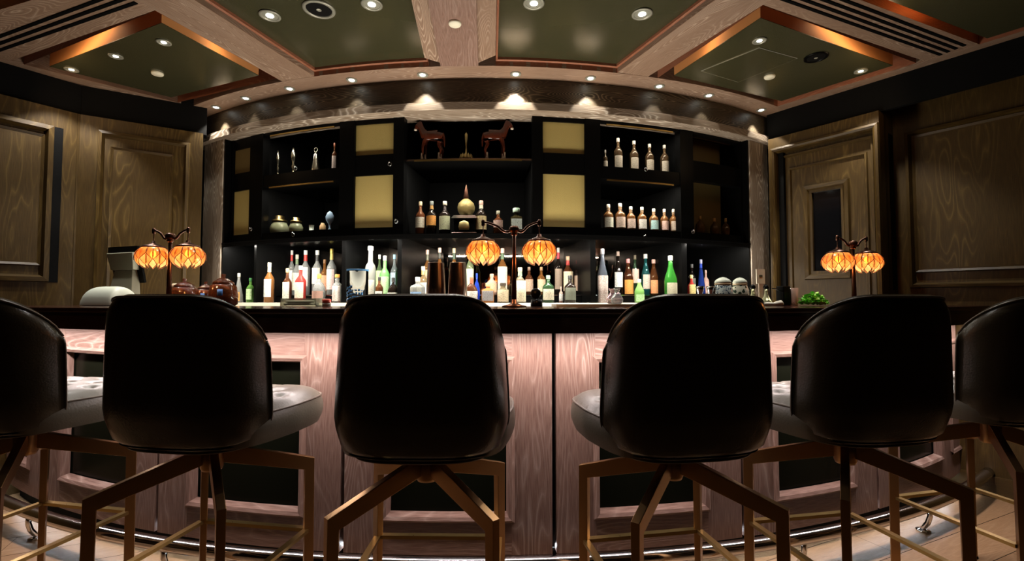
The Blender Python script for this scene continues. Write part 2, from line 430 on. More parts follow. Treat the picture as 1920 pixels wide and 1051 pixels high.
wl1 = Wall(LW[0], LW[1]); wl2 = Wall(LW[1], LW[2]); wr1 = Wall(RW[0], RW[1]); wr2 = Wall(RW[2], RW[3]); wr3 = Wall(RW[1], RW[2])
Z_W2 = 2.6
# left far wall section
def planks(mb, W, u0, u1, z0, z1, off0, off1, n):
    for i in range(n):
        mb.new_off(); a = u0 + (u1 - u0) * i / n; b = u0 + (u1 - u0) * (i + 1) / n
        W.slab(mb, a, b, z0, z1, off0, off1)
m = MB(); planks(m, wl1, 0, wl1.L, 0, Z_WOOD, -.1, 0, 3)
u0, z1 = wl1.hit(184, 247); u1, z1 = wl1.hit(357, 268)
wl1.frame(m, u0, u1, .25, z1, [(0, 0), (.004, .016), (.022, .022), (.034, .004), (.034, 0)])
u2, z2 = wl1.hit(207, 275); u3, z2 = wl1.hit(327, 290)
wl1.frame(m, u2, u3, .40, z2, [(0, 0), (.006, .02), (.02, .012), (.03, .012)])
lo, hi = sorted((u2, u3))
m.g = Vector((0, 0, 1)); m.new_off(); wl1.slab(m, lo + .03, hi - .03, .43, z2 - .03, 0, .012)
struct(m.build('wall_left', M['oak_wall']))
# left near wall section
m = MB(); planks(m, wl2, 0, wl2.L, 0, Z_WOOD, -.1, 0, 5)
u0, z1 = wl2.hit(113, 240); ux, zb = wl2.hit(106, 529)
wl2.frame(m, u0 + .03, u0 + 1.3, zb, z1, [(0, 0), (.004, .03), (.03, .034), (.045, 0)])
u2, z2 = wl2.hit(85, 252); uy, zb2 = wl2.hit(75, 499)
wl2.frame(m, u2, u0 + 1.1, zb2, z2, [(0, 0), (.006, .022), (.02, .014), (.03, .014)])
m.new_off(); m.g = Vector((0, 0, 1)); wl2.slab(m, u2 + .03, u0 + 1.07, zb2 + .03, z2 - .03, 0, .014)
wl2.slab(m, .0, .010, 0, Z_WOOD, 0, .004)
struct(m.build('wall_left_near', M['oak_wall']))
m = MB(); wl2.slab(m, u0 - .015, u0 + .03, zb, z1, -.0, .003)
struct(m.build('trim_2', M['blackmat']))
# right wall: door section
m = MB()
uA, zA = wr1.hit(1455, 292); uB, zB = wr1.hit(1636, 236)
zD = (zA + zB) / 2
for (a, b, z0, z1) in ((0, uA, 0, Z_WOOD), (uB, wr1.L, 0, Z_WOOD), (uA, uB, zD, Z_WOOD)):
    m.new_off(); wr1.slab(m, a, b, z0, z1, -.12, 0)
m.new_off()
wr1.frame(m, uA - .035, uB + .035, -.04, zD + .035, [(0, 0), (.004, .024), (.018, .028), (.030, .018), (.035, -.0)])
struct(m.build('wall_right', M['oak_wall']))
# door
m = MB(); _uq = wr1.hit(1467, 400)[0]; wr1.slab(m, uA, _uq, .02, zD, -.0605, -.030); struct(m.build('trim_29', M['blackmat']))
dr = empty('door_1', wr1.pt((uA + uB) / 2, 0, -.07)); struct(dr)
def loc_of(o): return Vector(o.location)
def shifted(mb, o):
    L_ = loc_of(o); mb.v = [(a - L_.x, b - L_.y, c - L_.z) for a, b, c in mb.v]; return mb
uw0, zw1 = wr1.hit(1514, 352); uw1, zw0 = wr1.hit(1573, 505)
zw1 = 1.89; m = MB()
for (a, b, z0, z1, g) in ((uA, uw0, .02, zD, 0), (uw1, uB, .02, zD, 0), (uw0, uw1, zw1, zD, 1), (uw0, uw1, .02, zw0, 1)):
    m.new_off(); m.g = Vector((0, 0, 1)); wr1.slab(m, a, b, z0, z1, -.10, -.06)
shifted(m, dr).build('door_leaf', M['oak_wall'], dr)
m = MB(); wr1.frame(m, uw0 - .055, uw1 + .055, zw0 - .06, zw1 + .055, [(0, -.06), (.006, -.04), (.03, -.045), (.05, -.075), (.055, -.08)])
wr1.frame(m, uA + .06, uB - .05, .2, zD - .12, [(0, -.06), (.004, -.045), (.014, -.045), (.02, -.06)])
wr1.frame(m, uA + .012, uB - .012, .05, zD - .02, [(0, -.06), (.004, -.04), (.014, -.04), (.02, -.06)])
shifted(m, dr).build('door_moulding', M['oak_wall'], dr)
m = MB(); wr1.slab(m, uw0 - .005, uw1 + .005, zw0 - .005, zw1 + .005, -.09, -.08)
shifted(m, dr).build('door_window_pane', M['doorglass'], dr)
# right wall: near panelling
m = MB(); planks(m, wr2, 0, wr2.L, 0, Z_W2, -.1, 0, 7)
ua, za = wr2.hit(1697, 250); ub, zb = wr2.hit(1700, 540)
wr2.frame(m, ua, ua + 2.0, zb, za, [(0, 0), (.004, .03), (.02, .034), (.03, .01), (.034, 0)])
uc, zc = wr2.hit(1708, 255); ud, zd = wr2.hit(1716, 512)
wr2.frame(m, uc, ua + 1.9, zd, zc, [(0, 0), (.006, .02), (.02, .012), (.03, .012)])
m.g = Vector((0, 0, 1))
planks(m, wr2, uc + .03, ua + 1.87, zd + .03, zc - .03, 0, .012, 4)
m.new_off(); wr3.slab(m, .09, wr3.L, 0, Z_W2, -.1, -.0)
struct(m.build('wall_right_near', M['oak_wall']))
m = MB(); wr3.slab(m, wr3.L - .09, wr3.L - .02, zb - .01, za, 0, .003)
struct(m.build('trim_3', M['blackmat']))
# walls behind the camera
m = MB(); p = [LW[2], (-3.9, -2.4), (3.9, -2.4), RW[3]]
for i in range(3):
    a, b = p[i], p[i + 1]; Wx = Wall(a, b); Wx.slab(m, 0, Wx.L, 0, 2.7, -.1, 0)
struct(m.build('wall_rear', M['oak_wall']))
# black shadow gap above the wood panelling
m = MB()
for W, k_, o_ in ((wl1, 0, -.12), (wl2, 0, -.12), (wr1, 2.4, -.06)): W.slab(m, -.02, W.L + k_, Z_WOOD, Z_CEIL + .15, o_, -.03)
struct(m.build('trim_4', M['blackmat']))
for W, nm in ((wl1, 'trim_5'), (wr1, 'trim_6')):
    m = MB(); W.slab(m, -.02, W.L, 0, .1, 0, .018); struct(m.build(nm, M['oak_wall']))
for W, nm in ((wl2, 'baseboard_left'), (wr2, 'baseboard_right')):
    m = MB((W.d.x, W.d.y, 0)); W.slab(m, 0, W.L, 0, .12, 0, .02); struct(m.build(nm, M['oak_wall']))

# ---- ceiling: upper slab + frame of beams in the plane Z_CEIL
ZU = Z_CEIL + .11
m = MB((1, 0, 0)); m.prism([(-6, -2.5), (6, -2.5), (6, 7), (-6, 7)], ZU, ZU + .05); struct(m.build('ceiling', M['blackmat']))
A = lambda *q: [P(x, y, Z_CEIL) for x, y in q]
def ext(p, q, k):      # extend a plan line p->q beyond q
    return (q[0] + (q[0] - p[0]) * k, q[1] + (q[1] - p[1]) * k)
def beam(poly, name, mat, z0=Z_CEIL, grain=None):
    g = Vector(poly[1]) - Vector(poly[0]) if grain is None else Vector(grain)
    mm = MB((g.x, g.y, 0)); mm.prism(poly, z0, ZU); return struct(mm.build(name, mat))
# arc strip
aL, _ = onarc(372, 240, R_BACK); aR, _ = onarc(1447, 262, R_BACK)
m = MB(); m.arc(aL - .03, aR + .03, R_BACK - .02, R_STRIP, Z_CEIL, ZU, 48); struct(m.build('trim_7', M['oak_beam']))
# outer strips along the walls
lin = A((333, 192), (45, 121)); lout = A((385, 218), (130, 167), (0, 133))
e1 = ext(lin[0], lin[1], 3.2); e2 = ext(lout[1], lout[2], 6)
beam([lout[0], lout[1], lout[2], e2, e1, lin[1], lin[0], A((400, 210))[0]], 'trim_8', M['oak_beam'], Z_CEIL + .0006, grain=Vector(lin[0]) - Vector(lin[1]))
rin = A((1458, 199), (1704, 124)); rout = A((1448, 232), (1920, 97))
beam([rout[0], ext(*rout, 2.5), ext(*rin, 4.5), rin[0], A((1420, 222))[0]], 'trim_9', M['oak_beam'], Z_CEIL + .0006, grain=Vector(rin[0]) - Vector(rin[1]))
# centre beam with two lighter flanges
cb = A((826, 118), (804, 0)); cb2 = A((897, 118), (893, 0))
cL = [cb[0], ext(*cb, 4)]; cR = [cb2[0], ext(*cb2, 4)]
beam([cL[0], cL[1], cR[1], cR[0]], 'trim_10', M['oak'], Z_CEIL - .02)
fl = A((796, 109), (771, 0)); fr = A((929, 104), (931, 0))
beam([fl[0], ext(*fl, 4), cL[1], cL[0]], 'trim_11', M['oak_beam'], Z_CEIL + .001)
beam([cR[0], cR[1], ext(*fr, 4), fr[0]], 'trim_12', M['oak_beam'], Z_CEIL + .001)
# diagonal main beams
a = A((536, 157), (291, 20)); b = A((589, 143), (365, 0))
beam([a[0], ext(*a, 4), ext(*b, 4), b[0]], 'trim_13', M['oak_beam'], Z_CEIL + .0013)
a2 = A((1215, 144), (1430, 10)); b2 = A((1158, 136), (1340, 0))
beam([a2[0], ext(*a2, 4), ext(*b2, 4), b2[0]], 'trim_14', M['oak_beam'], Z_CEIL + .0013)
# vent beams
v1 = A((45, 106), (291, 20)); v2 = A((-60, 36), (60, 0))
beam([v1[0], ext(*v1, 2.2), ext(*v2, 6), v2[0], ext(v2[1], v2[0], 1), ext(v1[1], v1[0], .25)], 'trim_15', M['oak_beam'], Z_CEIL + .002, grain=Vector(v1[1]) - Vector(v1[0]))
w1 = A((1706, 106), (1430, 10)); w2 = A((1853, 90), (1612, 0))
beam([ext(w1[1], w1[0], .12), w1[0], ext(*w1, 2.2), ext(*w2, 3.5), w2[0], ext(w2[1], w2[0], .12)], 'trim_16', M['oak_beam'], Z_CEIL + .002, grain=Vector(w1[1]) - Vector(w1[0]))
# air slots: four in each vent beam
def slot_vent(px0, px1, n, step, nm, label, wpx):
    root = None
    p0, p1 = Vector(P(*px0, Z_CEIL)), Vector(P(*px1, Z_CEIL)); d = (p1 - p0).normalized()
    nrm = Vector((d.y, -d.x)) * step
    c = (p0 + p1) / 2
    root = empty('ceiling_vent', (c.x, c.y, Z_CEIL), 0, label, 'vent')
    for k in range(n):
        a, b = p0 + nrm * k - c, p1 + nrm * k - c; h = Vector((d.y, -d.x)) * wpx
        mm = MB(); mm.prism([tuple(a - h), tuple(b - h), tuple(b + h), tuple(a + h)], -.002, .004)
        mm.build('slot', M['vent'], root)
    return root
slot_vent((-80, 122), (255, 5), 3, .038, 'vent', 'long slotted air vent in the oak beam at upper left', .0085)
slot_vent((1764, 103), (1380, -32), 4, -.036, 'vent', 'long slotted air vent in the oak beam at upper right', .0075)

# mid coffers: olive plates recessed, red oak sides
def inset_poly(poly, d):
    c = Vector((sum(p[0] for p in poly) / len(poly), sum(p[1] for p in poly) / len(poly)))
    out = []; n = len(poly)
    ar = sum(poly[i][0] * poly[(i + 1) % n][1] - poly[(i + 1) % n][0] * poly[i][1] for i in range(n))
    sg = 1 if ar > 0 else -1
    for i in range(n):
        p0, p1, p2 = Vector(poly[i - 1]), Vector(poly[i]), Vector(poly[(i + 1) % n])
        e1, e2 = (p1 - p0).normalized(), (p2 - p1).normalized()
        n1, n2 = Vector((-e1.y, e1.x)) * sg, Vector((-e2.y, e2.x)) * sg
        bis = (n1 + n2); k = d / max(.3, bis.dot(n1)) if bis.length > .01 else d
        out.append(tuple(p1 + bis * k))
    return out
def ring(mb, po, pi_, z0, z1):
    n = len(po)
    for i in range(n):
        j = (i + 1) % n
        mb.g = Vector((po[j][0] - po[i][0], po[j][1] - po[i][1], 0)).normalized()
        mb.face([(*po[i], z0), (*po[j], z0), (*pi_[j], z1), (*pi_[i], z1)])
def arcpts(phi0, phi1, r, n): return [pol(phi0 + (phi1 - phi0) * i / n, r) for i in range(n + 1)]
def phiof(p): return atan2(p[0] - C0[0], C0[1] - p[1])
midL = [b[0]] + [] ; 
pl = arcpts(phiof(b[0]) + .0, phiof(fl[0]), R_STRIP, 10)
coffL = pl + [ext(*fl, 3.2), ext(*b, 2.0)]
pr = arcpts(phiof(fr[0]), phiof(b2[0]), R_STRIP, 10)
coffR = pr + [ext(*b2, 2.0), ext(*fr, 3.2)]
for nm, poly, lab in (('trim_17', coffL, 'olive lacquered ceiling panel left of the central oak beam'),
                      ('trim_18', coffR, 'olive lacquered ceiling panel right of the central oak beam')):
    mm = MB(); i1 = inset_poly(poly, .012); i2 = inset_poly(poly, .022)
    ring(mm, poly, poly, Z_CEIL, Z_CEIL + .03); ring(mm, poly, i1, Z_CEIL + .03, Z_CEIL + .034); ring(mm, i1, i1, Z_CEIL + .034, Z_CEIL + .052); ring(mm, i1, i2, Z_CEIL + .052, Z_CEIL + .052)
    struct(mm.build(nm, M['oak_red']))
    c = Vector(i1[3]); mm = MB(); mm.prism([(p[0] - c.x, p[1] - c.y) for p in i1], .05, .06)
    tag(mm.build('ceiling_panel', M['olive'], None, (c.x, c.y, Z_CEIL)), lab, 'ceiling panel')
# side coffers: floating olive rafts with copper sides over a red oak recess
def raft(poly, nm, lab, gap):
    mm = MB(); ring(mm, poly, poly, Z_CEIL, ZU); struct(mm.build(nm, M['oak_red']))
    rp = poly
    c = Vector((sum(p[0] for p in rp) / len(rp), sum(p[1] for p in rp) / len(rp)))
    root = empty('ceiling_raft', (c.x, c.y, Z_CEIL), 0, lab, 'ceiling panel')
    loc = inset_poly([(p[0] - c.x, p[1] - c.y) for p in rp], gap)
    mm = MB(); mm.prism(loc, -.001, .002); mm.build('face_plate', M['olive'], root)
    mm = MB(); ring(mm, loc, loc, .002, .10); mm.build('copper_side', M['copper'], root)
    return root
cofA = A((45, 119), (291, 21), (520, 152), (333, 192))
cofA = [lin[1], v1[1], (A((519, 147))[0]), lin[0]]
cofB = [A((1232, 147))[0], a2[1], w1[0], rin[0]]
cofB[2] = A((1718, 118))[0]
raft(cofA, 'trim_19', 'olive floating ceiling raft with copper sides at upper left, three spots', .075)
raft(cofB, 'trim_20', 'olive floating ceiling raft with copper sides at upper right, access hatch', .075)
# warm cove strips hidden on the near sides of both side coffers
def cove(p, q, inward, e):
    p, q = Vector(p), Vector(q); c = (p + q) / 2; d = (q - p); n = Vector((-d.y, d.x)).normalized()
    if n.dot(Vector(inward) - c) < 0: n = -n
    c2 = c + n * .006
    area('cove_light', (c2.x, c2.y, Z_CEIL + .055), (c2.x + n.x, c2.y + n.y, Z_CEIL + .05), d.length * .98, .05, e * 1.6 * d.length, (1, .66, .36), 160, 'Z')
cA = sum((Vector(p) for p in cofA), Vector((0, 0))) / 4; cB = sum((Vector(p) for p in cofB), Vector((0, 0))) / 4
cove(cofA[0], cofA[1], cA, .8); cove(cofA[1], cofA[2], cA, .5)
cove(cofB[0], cofB[1], cB, .5); cove(cofB[1], cofB[2], cB, .8)
# next coffers beyond the vent beams
cofC = A((1836, 83), (1560, -20), (1750, -160), (2150, -14)); cofD = A((-100, 48), (60, 0), (-50, -60), (-260, -20))
raft(cofC, 'trim_27', 'dark olive ceiling raft in the far upper right corner', .05)
raft(cofD, 'trim_28', 'dark olive ceiling raft in the far upper left corner', .05)
cC = sum((Vector(p) for p in cofC), Vector((0, 0))) / 4
cove(cofC[0], cofC[1], cC, .5)

# fascia and ledge
m = MB(); m.arc(aL, aR, R_BACK - .03, R_BACK, 2.36, Z_CEIL, 48); struct(m.build('trim_21', M['oak_dark']))
m = MB(); m.arc(aL - .005, aR + .005, R_BACK - .16, R_LEDGE, 2.315, 2.362, 48); struct(m.build('trim_22', M['oak_pale']))
# jambs at both ends of the back bar
def jamb(pxa, pxb, nm):
    a, _ = onarc(pxa, 400, R_BACK); b, _ = onarc(pxb, 400, R_BACK)
    mm = MB(); mm.arc(a, b, 3.25, R_BACK, 0, 2.32, 3, along=False); struct(mm.build(nm, M['oak_pale']))
    return a, b
jL0, jL1 = jamb(381, 415, 'trim_23'); jR0, jR1 = jamb(1408, 1441, 'trim_24')

# ---- downlights
def downlight(px, py, z, energy, cone, label, group, rad=.034, dr=None, ring_mat='trimring', col=(1, .95, .88), tilt=None):
    x, y = P(px, py, z)
    root = empty('downlight', (x, y, z), 0, label, 'downlight', group)
    mm = MB(); mm.lathe([(rad, .0), (rad, -.004), (rad * .78, -.006), (rad * .74, -.001), (rad * .70, .0)], n=24, caps=False)
    mm.build('trim_ring', M[ring_mat], root)
    mm = MB(); mm.lathe([(rad * .74, -.0012), (.0001, -.0012)], n=20, caps=False); mm.build('baffle', M['trimring'], root)
    mm = MB(); mm.lathe([(rad * (.52 if rad < .035 else .36), -.003), (.0001, -.004)], n=16, caps=False); mm.build('lens', M['lampface'], root)
    if energy: spot('downlight_beam', (x, y, z - .012), energy, cone, col, .45, (x, y, 0) if tilt is None else tilt, .012)
    return root
strip = [(401, 199), (469, 187), (551, 170), (659, 149), (789, 134), (968, 131), (1108, 145), (1228, 167), (1310, 188), (1412, 211)]
ordn = ['first', 'second', 'third', 'fourth', 'fifth', 'sixth', 'seventh', 'eighth', 'ninth', 'tenth']
en = [34, 3, 3.5, 5, 34, 60, 24, 5, 4, 22]
for i, (px, py) in enumerate(strip):
    x, y = P(px, py, Z_CEIL); ph = atan2(x - C0[0], C0[1] - y); xx, yy = pol(ph, 3.925)
    # keep the px, seat the lamp on the strip's middle line
    root = downlight(px, py, Z_CEIL - .001, 0, 70, f'{ordn[i]} small downlight from the left along the curved oak ceiling strip', None, .034)
    root.location = (xx, yy, Z_CEIL - .001)
    spot('downlight_beam', (xx, yy, Z_CEIL - .012), en[i], 72, (1, .93, .8), .25, (xx, yy, 0), .01)
for (px, py, e, lab) in ((307, 79, 36, 'downlight nearest the diagonal beam in the left floating ceiling raft'),
                         (217, 105, 36, 'middle downlight of three in the left floating ceiling raft'),
                         (134, 130, 36, 'downlight nearest the left wall in the left floating ceiling raft'),
                         (1424, 76, 40, 'downlight above the access hatch in the right floating ceiling raft'),
                         (1614, 133, 34, 'downlight nearest the right wall in the right floating ceiling raft')):
    downlight(px, py, Z_CEIL - .002, e, 90, lab, None, .036)
for (px, py, e, lab) in ((506, 29, 16, 'large round downlight left of the ceiling speaker'),
                         (697, 8, 16, 'large round downlight between ceiling speaker and centre beam'),
                         (1001, 6, 16, 'large round downlight just right of the centre beam'),
                         (1204, 26, 16, 'large round downlight at the right end of the right olive panel')):
    downlight(px, py, Z_CEIL + .048, e, 90, lab, None, .052)
def disc(px, py, z, r, lab, mat='disc', name='smoke_detector', cat='detector'):
    x, y = P(px, py, z); mm = MB(); mm.lathe([(r, 0), (r * 1.0, -.006), (r * .9, -.011), (.0001, -.012)], n=24, caps=False)
    return tag(mm.build(name, M[mat], None, (x, y, z)), lab, cat)
disc(295, 137, Z_CEIL - .001, .033, 'plain off-white disc cover on the left floating ceiling raft')
disc(853, 43, Z_CEIL - .02, .032, 'plain off-white disc cover under the centre oak beam')
disc(1443, 143, Z_CEIL - .001, .032, 'plain off-white disc cover on the right floating ceiling raft')
disc(153, 168, Z_CEIL, .012, 'tiny sprinkler cap on the oak strip above the left wall', name='sprinkler_cap', cat='sprinkler')
def speaker(px, py, z, r, lab, rm):
    x, y = P(px, py, z); root = empty('ceiling_speaker', (x, y, z), 0, lab, 'ceiling speaker')
    mm = MB(); mm.lathe([(r, .001), (r, -.005), (r * .82, -.008), (r * .78, 0)], n=32, caps=False); mm.build('rim', M[rm], root)
    mm = MB(); mm.lathe([(r * .78, -.002), (r * .3, -.004), (.0001, -.003)], n=32, caps=False); mm.build('grille', M['blackmat'], root)
    mm = MB(); mm.lathe([(r * .16, -.006), (.0001, -.009)], n=16, caps=False); mm.build('tweeter', M['trimring'], root)
speaker(598, 17, Z_CEIL + .048, .078, 'round ceiling speaker with pale rim beside a large downlight', 'trimring')
speaker(1530, 107, Z_CEIL - .002, .062, 'dark round ceiling speaker in the right floating raft', 'black')
# access hatch
h = A((1314, 132), (1424, 88), (1496, 108), (1384, 153)); c = sum((Vector(p) for p in h), Vector((0, 0))) / 4
root = empty('access_hatch', (c.x, c.y, Z_CEIL), 0, 'square olive access hatch with pale edges in the right raft', 'hatch')
hl = [(p[0] - c.x, p[1] - c.y) for p in h]; hi_ = inset_poly(hl, .005)
mm = MB(); mm.prism(hi_, -.006, -.001); mm.build('hatch_leaf', M['olive'], root)
mm = MB()
for i in range(4):
    j = (i + 1) % 4; mm.hexa([(*hl[i], -.004), (*hl[j], -.004), (*hi_[j], -.004), (*hi_[i], -.004)], [(*hl[i], -.001), (*hl[j], -.001), (*hi_[j], -.001), (*hi_[i], -.001)])
mm.build('hatch_frame', M['trimring'], root)

# ================================================================== THE BAR
DIV = [onarc(px, py, R_FRONT)[0] for px, py in ((292, 994), (640, 1015), (1040, 1035), (1395, 1010), (1648, 953))]
step = (DIV[2] - DIV[0]) / 2
DIV = [radians(-33.5), DIV[0] - step] + DIV + [DIV[4] + step * .98, radians(36.3)]

names = ['left end', 'left of the second stool', 'between second and third stool backs', 'behind the centre stool',
         'behind the fourth stool', 'behind the fifth stool', 'between fifth and last stools', 'right end']
ZP0, ZP1 = .105, .992
def bar_panel(a0, a1, lab):
    am = (a0 + a1) / 2; ox, oy = pol(am, R_FRONT)
    root = empty('bar_front_panel', (ox, oy, ZP0), 0, lab, 'bar panel', 'oak panels along the bar front')
    def put(mb, nm, mat): mb.v = [(x - ox, y - oy, z - ZP0) for x, y, z in mb.v]; return mb.build(nm, mat, root)
    g = .0055 / R_FRONT * 1.6; sw = .165 / R_FRONT; zt, zb = ZP1 - .105, ZP0 + .14
    e0, e1 = a0 + g, a1 - g
    for s0, s1 in ((e0, e0 + sw), (e1 - sw, e1)):
        mb = MB(); mb.arc(s0, s1, R_FRONT - .04, R_FRONT, ZP0, ZP1, 3, along=False); put(mb, 'stile', M['oak'])
    for z0, z1 in ((ZP0, zb), (zt, ZP1)):
        mb = MB(); mb.arc(e0 + sw, e1 - sw, R_FRONT - .04, R_FRONT - .0005, z0, z1, 8); put(mb, 'rail', M['oak'])
    mb = MB(); mb.arc(e0 + sw - .003, e1 - sw + .003, R_FRONT - .06, R_FRONT - .035, zb - .01, zt + .01, 8); put(mb, 'inset_panel', M['inset'])
    # mitred bolection moulding
    mb = MB(); nseg = 8; mw = .034
    i0, i1 = e0 + sw, e1 - sw; da = mw / R_FRONT
    prof = [(0, R_FRONT), (.35, R_FRONT + .012), (.75, R_FRONT + .006), (1.0, R_FRONT - .03)]
    for k in range(3):
        (t0, r0), (t1, r1) = prof[k], prof[k + 1]
        for q in range(nseg):
            for (zz0, zz1, top) in ((zt + .012 - mw * t0, zt + .012 - mw * t1, 1), (zb - .012 + mw * t0, zb - .012 + mw * t1, 0)):
                L0, R0 = i0 - .0025 + da * t0, i1 + .0025 - da * t0; L1, R1 = i0 - .0025 + da * t1, i1 + .0025 - da * t1
                pa, pb = L0 + (R0 - L0) * q / nseg, L0 + (R0 - L0) * (q + 1) / nseg
                pc, pd = L1 + (R1 - L1) * q / nseg, L1 + (R1 - L1) * (q + 1) / nseg
                o = mb.off
                mb.face([(*pol(pa, r0), zz0), (*pol(pb, r0), zz0), (*pol(pd, r1), zz1), (*pol(pc, r1), zz1)],
                        [(pa * 5 + o[0], t0 * mw + o[1]), (pb * 5 + o[0], t0 * mw + o[1]), (pd * 5 + o[0], t1 * mw + o[1]), (pc * 5 + o[0], t1 * mw + o[1])])
        for sgn in (0, 1):
            pa = (i0 - .0025 + da * t0) if sgn == 0 else (i1 + .0025 - da * t0)
            pc = (i0 - .0025 + da * t1) if sgn == 0 else (i1 + .0025 - da * t1)
            mb.g = Vector((0, 0, 1))
            mb.face([(*pol(pa, r0), zb - .012 + mw * t0), (*pol(pa, r0), zt + .012 - mw * t0), (*pol(pc, r1), zt + .012 - mw * t1), (*pol(pc, r1), zb - .012 + mw * t1)])
    put(mb, 'moulding', M['oak'])
    return root
for i in range(len(DIV) - 1):
    bar_panel(DIV[i], DIV[i + 1], f'limed oak bar front panel with black inset, {names[i]}')
A0, A1 = DIV[0], DIV[-1]
# bar body (black carcass), seen in the gaps and below the panels
m = MB(); m.arc(A0, A1, 4.68, R_FRONT - .062, 0.0, 1.0, 60); m.arc(A0, A1, R_FRONT - .14, R_FRONT - .05, .09, .104, 60)
tag(m.build('bar_carcass', M['blackmat']), 'black plinth and carcass of the curved bar behind the oak panels', 'bar')
# counter
ct = empty('bar_counter', (*pol(0, 4.7), Z_TOP), 0, 'long curved dark polished wood bar counter with deep edge', 'counter')
def rel(mb, o):
    L_ = Vector(o.location); mb.v = [(x - L_.x, y - L_.y, z - L_.z) for x, y, z in mb.v]; return mb
m = MB(); m.arc(A0, A1, R_INNER, R_EDGE, Z_TOP - .022, Z_TOP, 72); rel(m, ct).build('top', M['mahogany'], ct, bevel=.006)
m = MB(); m.arc(A0, A1, R_INNER + .02, R_EDGE - .012, Z_TOP - .034, Z_TOP - .0225, 72); rel(m, ct).build('bead', M['mahogany'], ct)
m = MB(); m.arc(A0, A1, R_EDGE - .045, R_EDGE - .004, 1.006, Z_TOP - .0345, 72); rel(m, ct).build('apron', M['mahogany'], ct)
m = MB(); m.arc(A0, A1, R_FRONT - .2, R_EDGE - .046, 1.012, Z_TOP - .0345, 72); rel(m, ct).build('soffit_board', M['blackmat'], ct)
# led strip body
m = MB(); m.arc(A0, A1, 4.97, 5.0, 1.002, 1.011, 60); tag(m.build('led_strip', M['led']), 'thin white light strip hidden under the counter nosing', 'light strip')
# foot rail
fr_ = empty('foot_rail', (*pol(0, 4.99), .135), 0, 'polished steel foot rail curving along the base of the bar', 'foot rail')
m = MB(); m.tube([(*pol(A0 + (A1 - A0) * i / 80, 4.99), .135) for i in range(81)], .028, 16); rel(m, fr_).build('tube', M['steel'], fr_)
for k in range(len(DIV) - 1):
    ph = DIV[k] + .04; m = MB()
    m.tube([(*pol(ph, 4.99), .135), (*pol(ph, 4.99), .08), (*pol(ph, 4.98), .045), (*pol(ph, 4.96), .012), (*pol(ph, 4.96), .0)], .011, 8)
    m.lathe([(.03, 0), (.03, .006), (.012, .009)], (*pol(ph, 4.96), 0), 16)
    rel(m, fr_).build('bracket', M['steel'], fr_)

# ================================================================== BACK BAR
R_CAB = 3.80; R_IN = 3.45; Z_BB = 1.112; Z_STEP = 1.165; R_STEP = 3.62; Z_UC = 1.535
bb = empty('back_bar_cabinet', (*pol(0, R_CAB), 0), 0, 'black lacquered back bar cabinet with open shelves behind the bar', 'cabinet')
def bbput(mb, nm, mat, **k): return rel(mb, bb).build(nm, mat, bb, **k)
an = lambda px, py=400, r=R_CAB: onarc(px, py, r)[0]
# base and counter
m = MB(); m.arc(jL1, jR0, 3.15, 3.84, 0, Z_BB - .03, 30); bbput(m, 'base', M['black'])
m = MB(); m.arc(jL1, jR0, 3.15, 3.94, Z_BB - .03, Z_BB, 40); bbput(m, 'worktop', simple('brightened_worktop', (.62, .58, .48), .18))  # pale colour stands in for the strong light along the work surface
for q0, q1 in ((jL1, jL1 + .004), (jR0 - .004, jR0)):
    m = MB(); m.arc(q0, q1, 3.2, 3.85, Z_BB, 2.33, 1); bbput(m, 'side_liner', M['black'])
m = MB(); m.arc(jL1, jR0, 3.2, R_STEP, Z_BB, Z_STEP, 40); bbput(m, 'bottle_step', M['black'])
m = MB(); m.arc(jL1, jR0, R_STEP, R_STEP + .003, Z_STEP - .006, Z_STEP + .001, 40); bbput(m, 'step_edge', M['steel'])
m = MB(); m.arc(jL1, jR0, 3.18, 3.20, Z_BB, Z_UC, 40); bbput(m, 'smoked_mirror_back', M['mirror'])
m = MB(); m.arc(jL1, jR0, 3.12, 3.18, 1.0, 2.53, 40); bbput(m, 'rear_board', M['blackmat'])
m = MB(); m.arc(jL1, jR0, 3.15, R_CAB, 2.34, 2.50, 40); bbput(m, 'cornice_board', M['blackmat'])
m = MB(); m.arc(jL1, jR0, 3.18, R_CAB, Z_UC, Z_UC + .02, 40); bbput(m, 'upper_floor', M['black'])
# little valance under the upper cabinets, catches the strip light
m = MB(); m.arc(jL1, jR0, R_CAB + .004, R_CAB + .054, Z_UC + .0, Z_UC + .010, 40); bbput(m, 'shelf_nosing', M['black'])
m = MB(); m.arc(jL1, jR0, R_CAB + .040, R_CAB + .052, Z_UC - .020, Z_UC - .0005, 40); bbput(m, 'valance', M['black'])
posts = [(415, 436), (468, 492), (636, 664), (737, 757), (998, 1018), (1097, 1126), (1276, 1300), (1389, 1408)]
PA = []
for a, b in posts:
    pa, pb = an(a), an(b); PA.append((pa, pb))
    m = MB(); m.arc(pa, pb, R_CAB - .05, R_CAB + .006, Z_UC, 2.36, 2); bbput(m, 'post', M['black'])
for k, (a, b) in enumerate([(474, 478), (639, 646), (744, 752), (1108, 1118), (1280, 1290)]):
    m = MB(); m.arc(an(a, 500), an(b, 500), 3.2, R_CAB - .01, Z_STEP, Z_UC, 2); m.arc(an(a, 500), an(b, 500), R_STEP, R_CAB - .01, Z_BB, Z_STEP, 2); bbput(m, 'divider', M['black'])
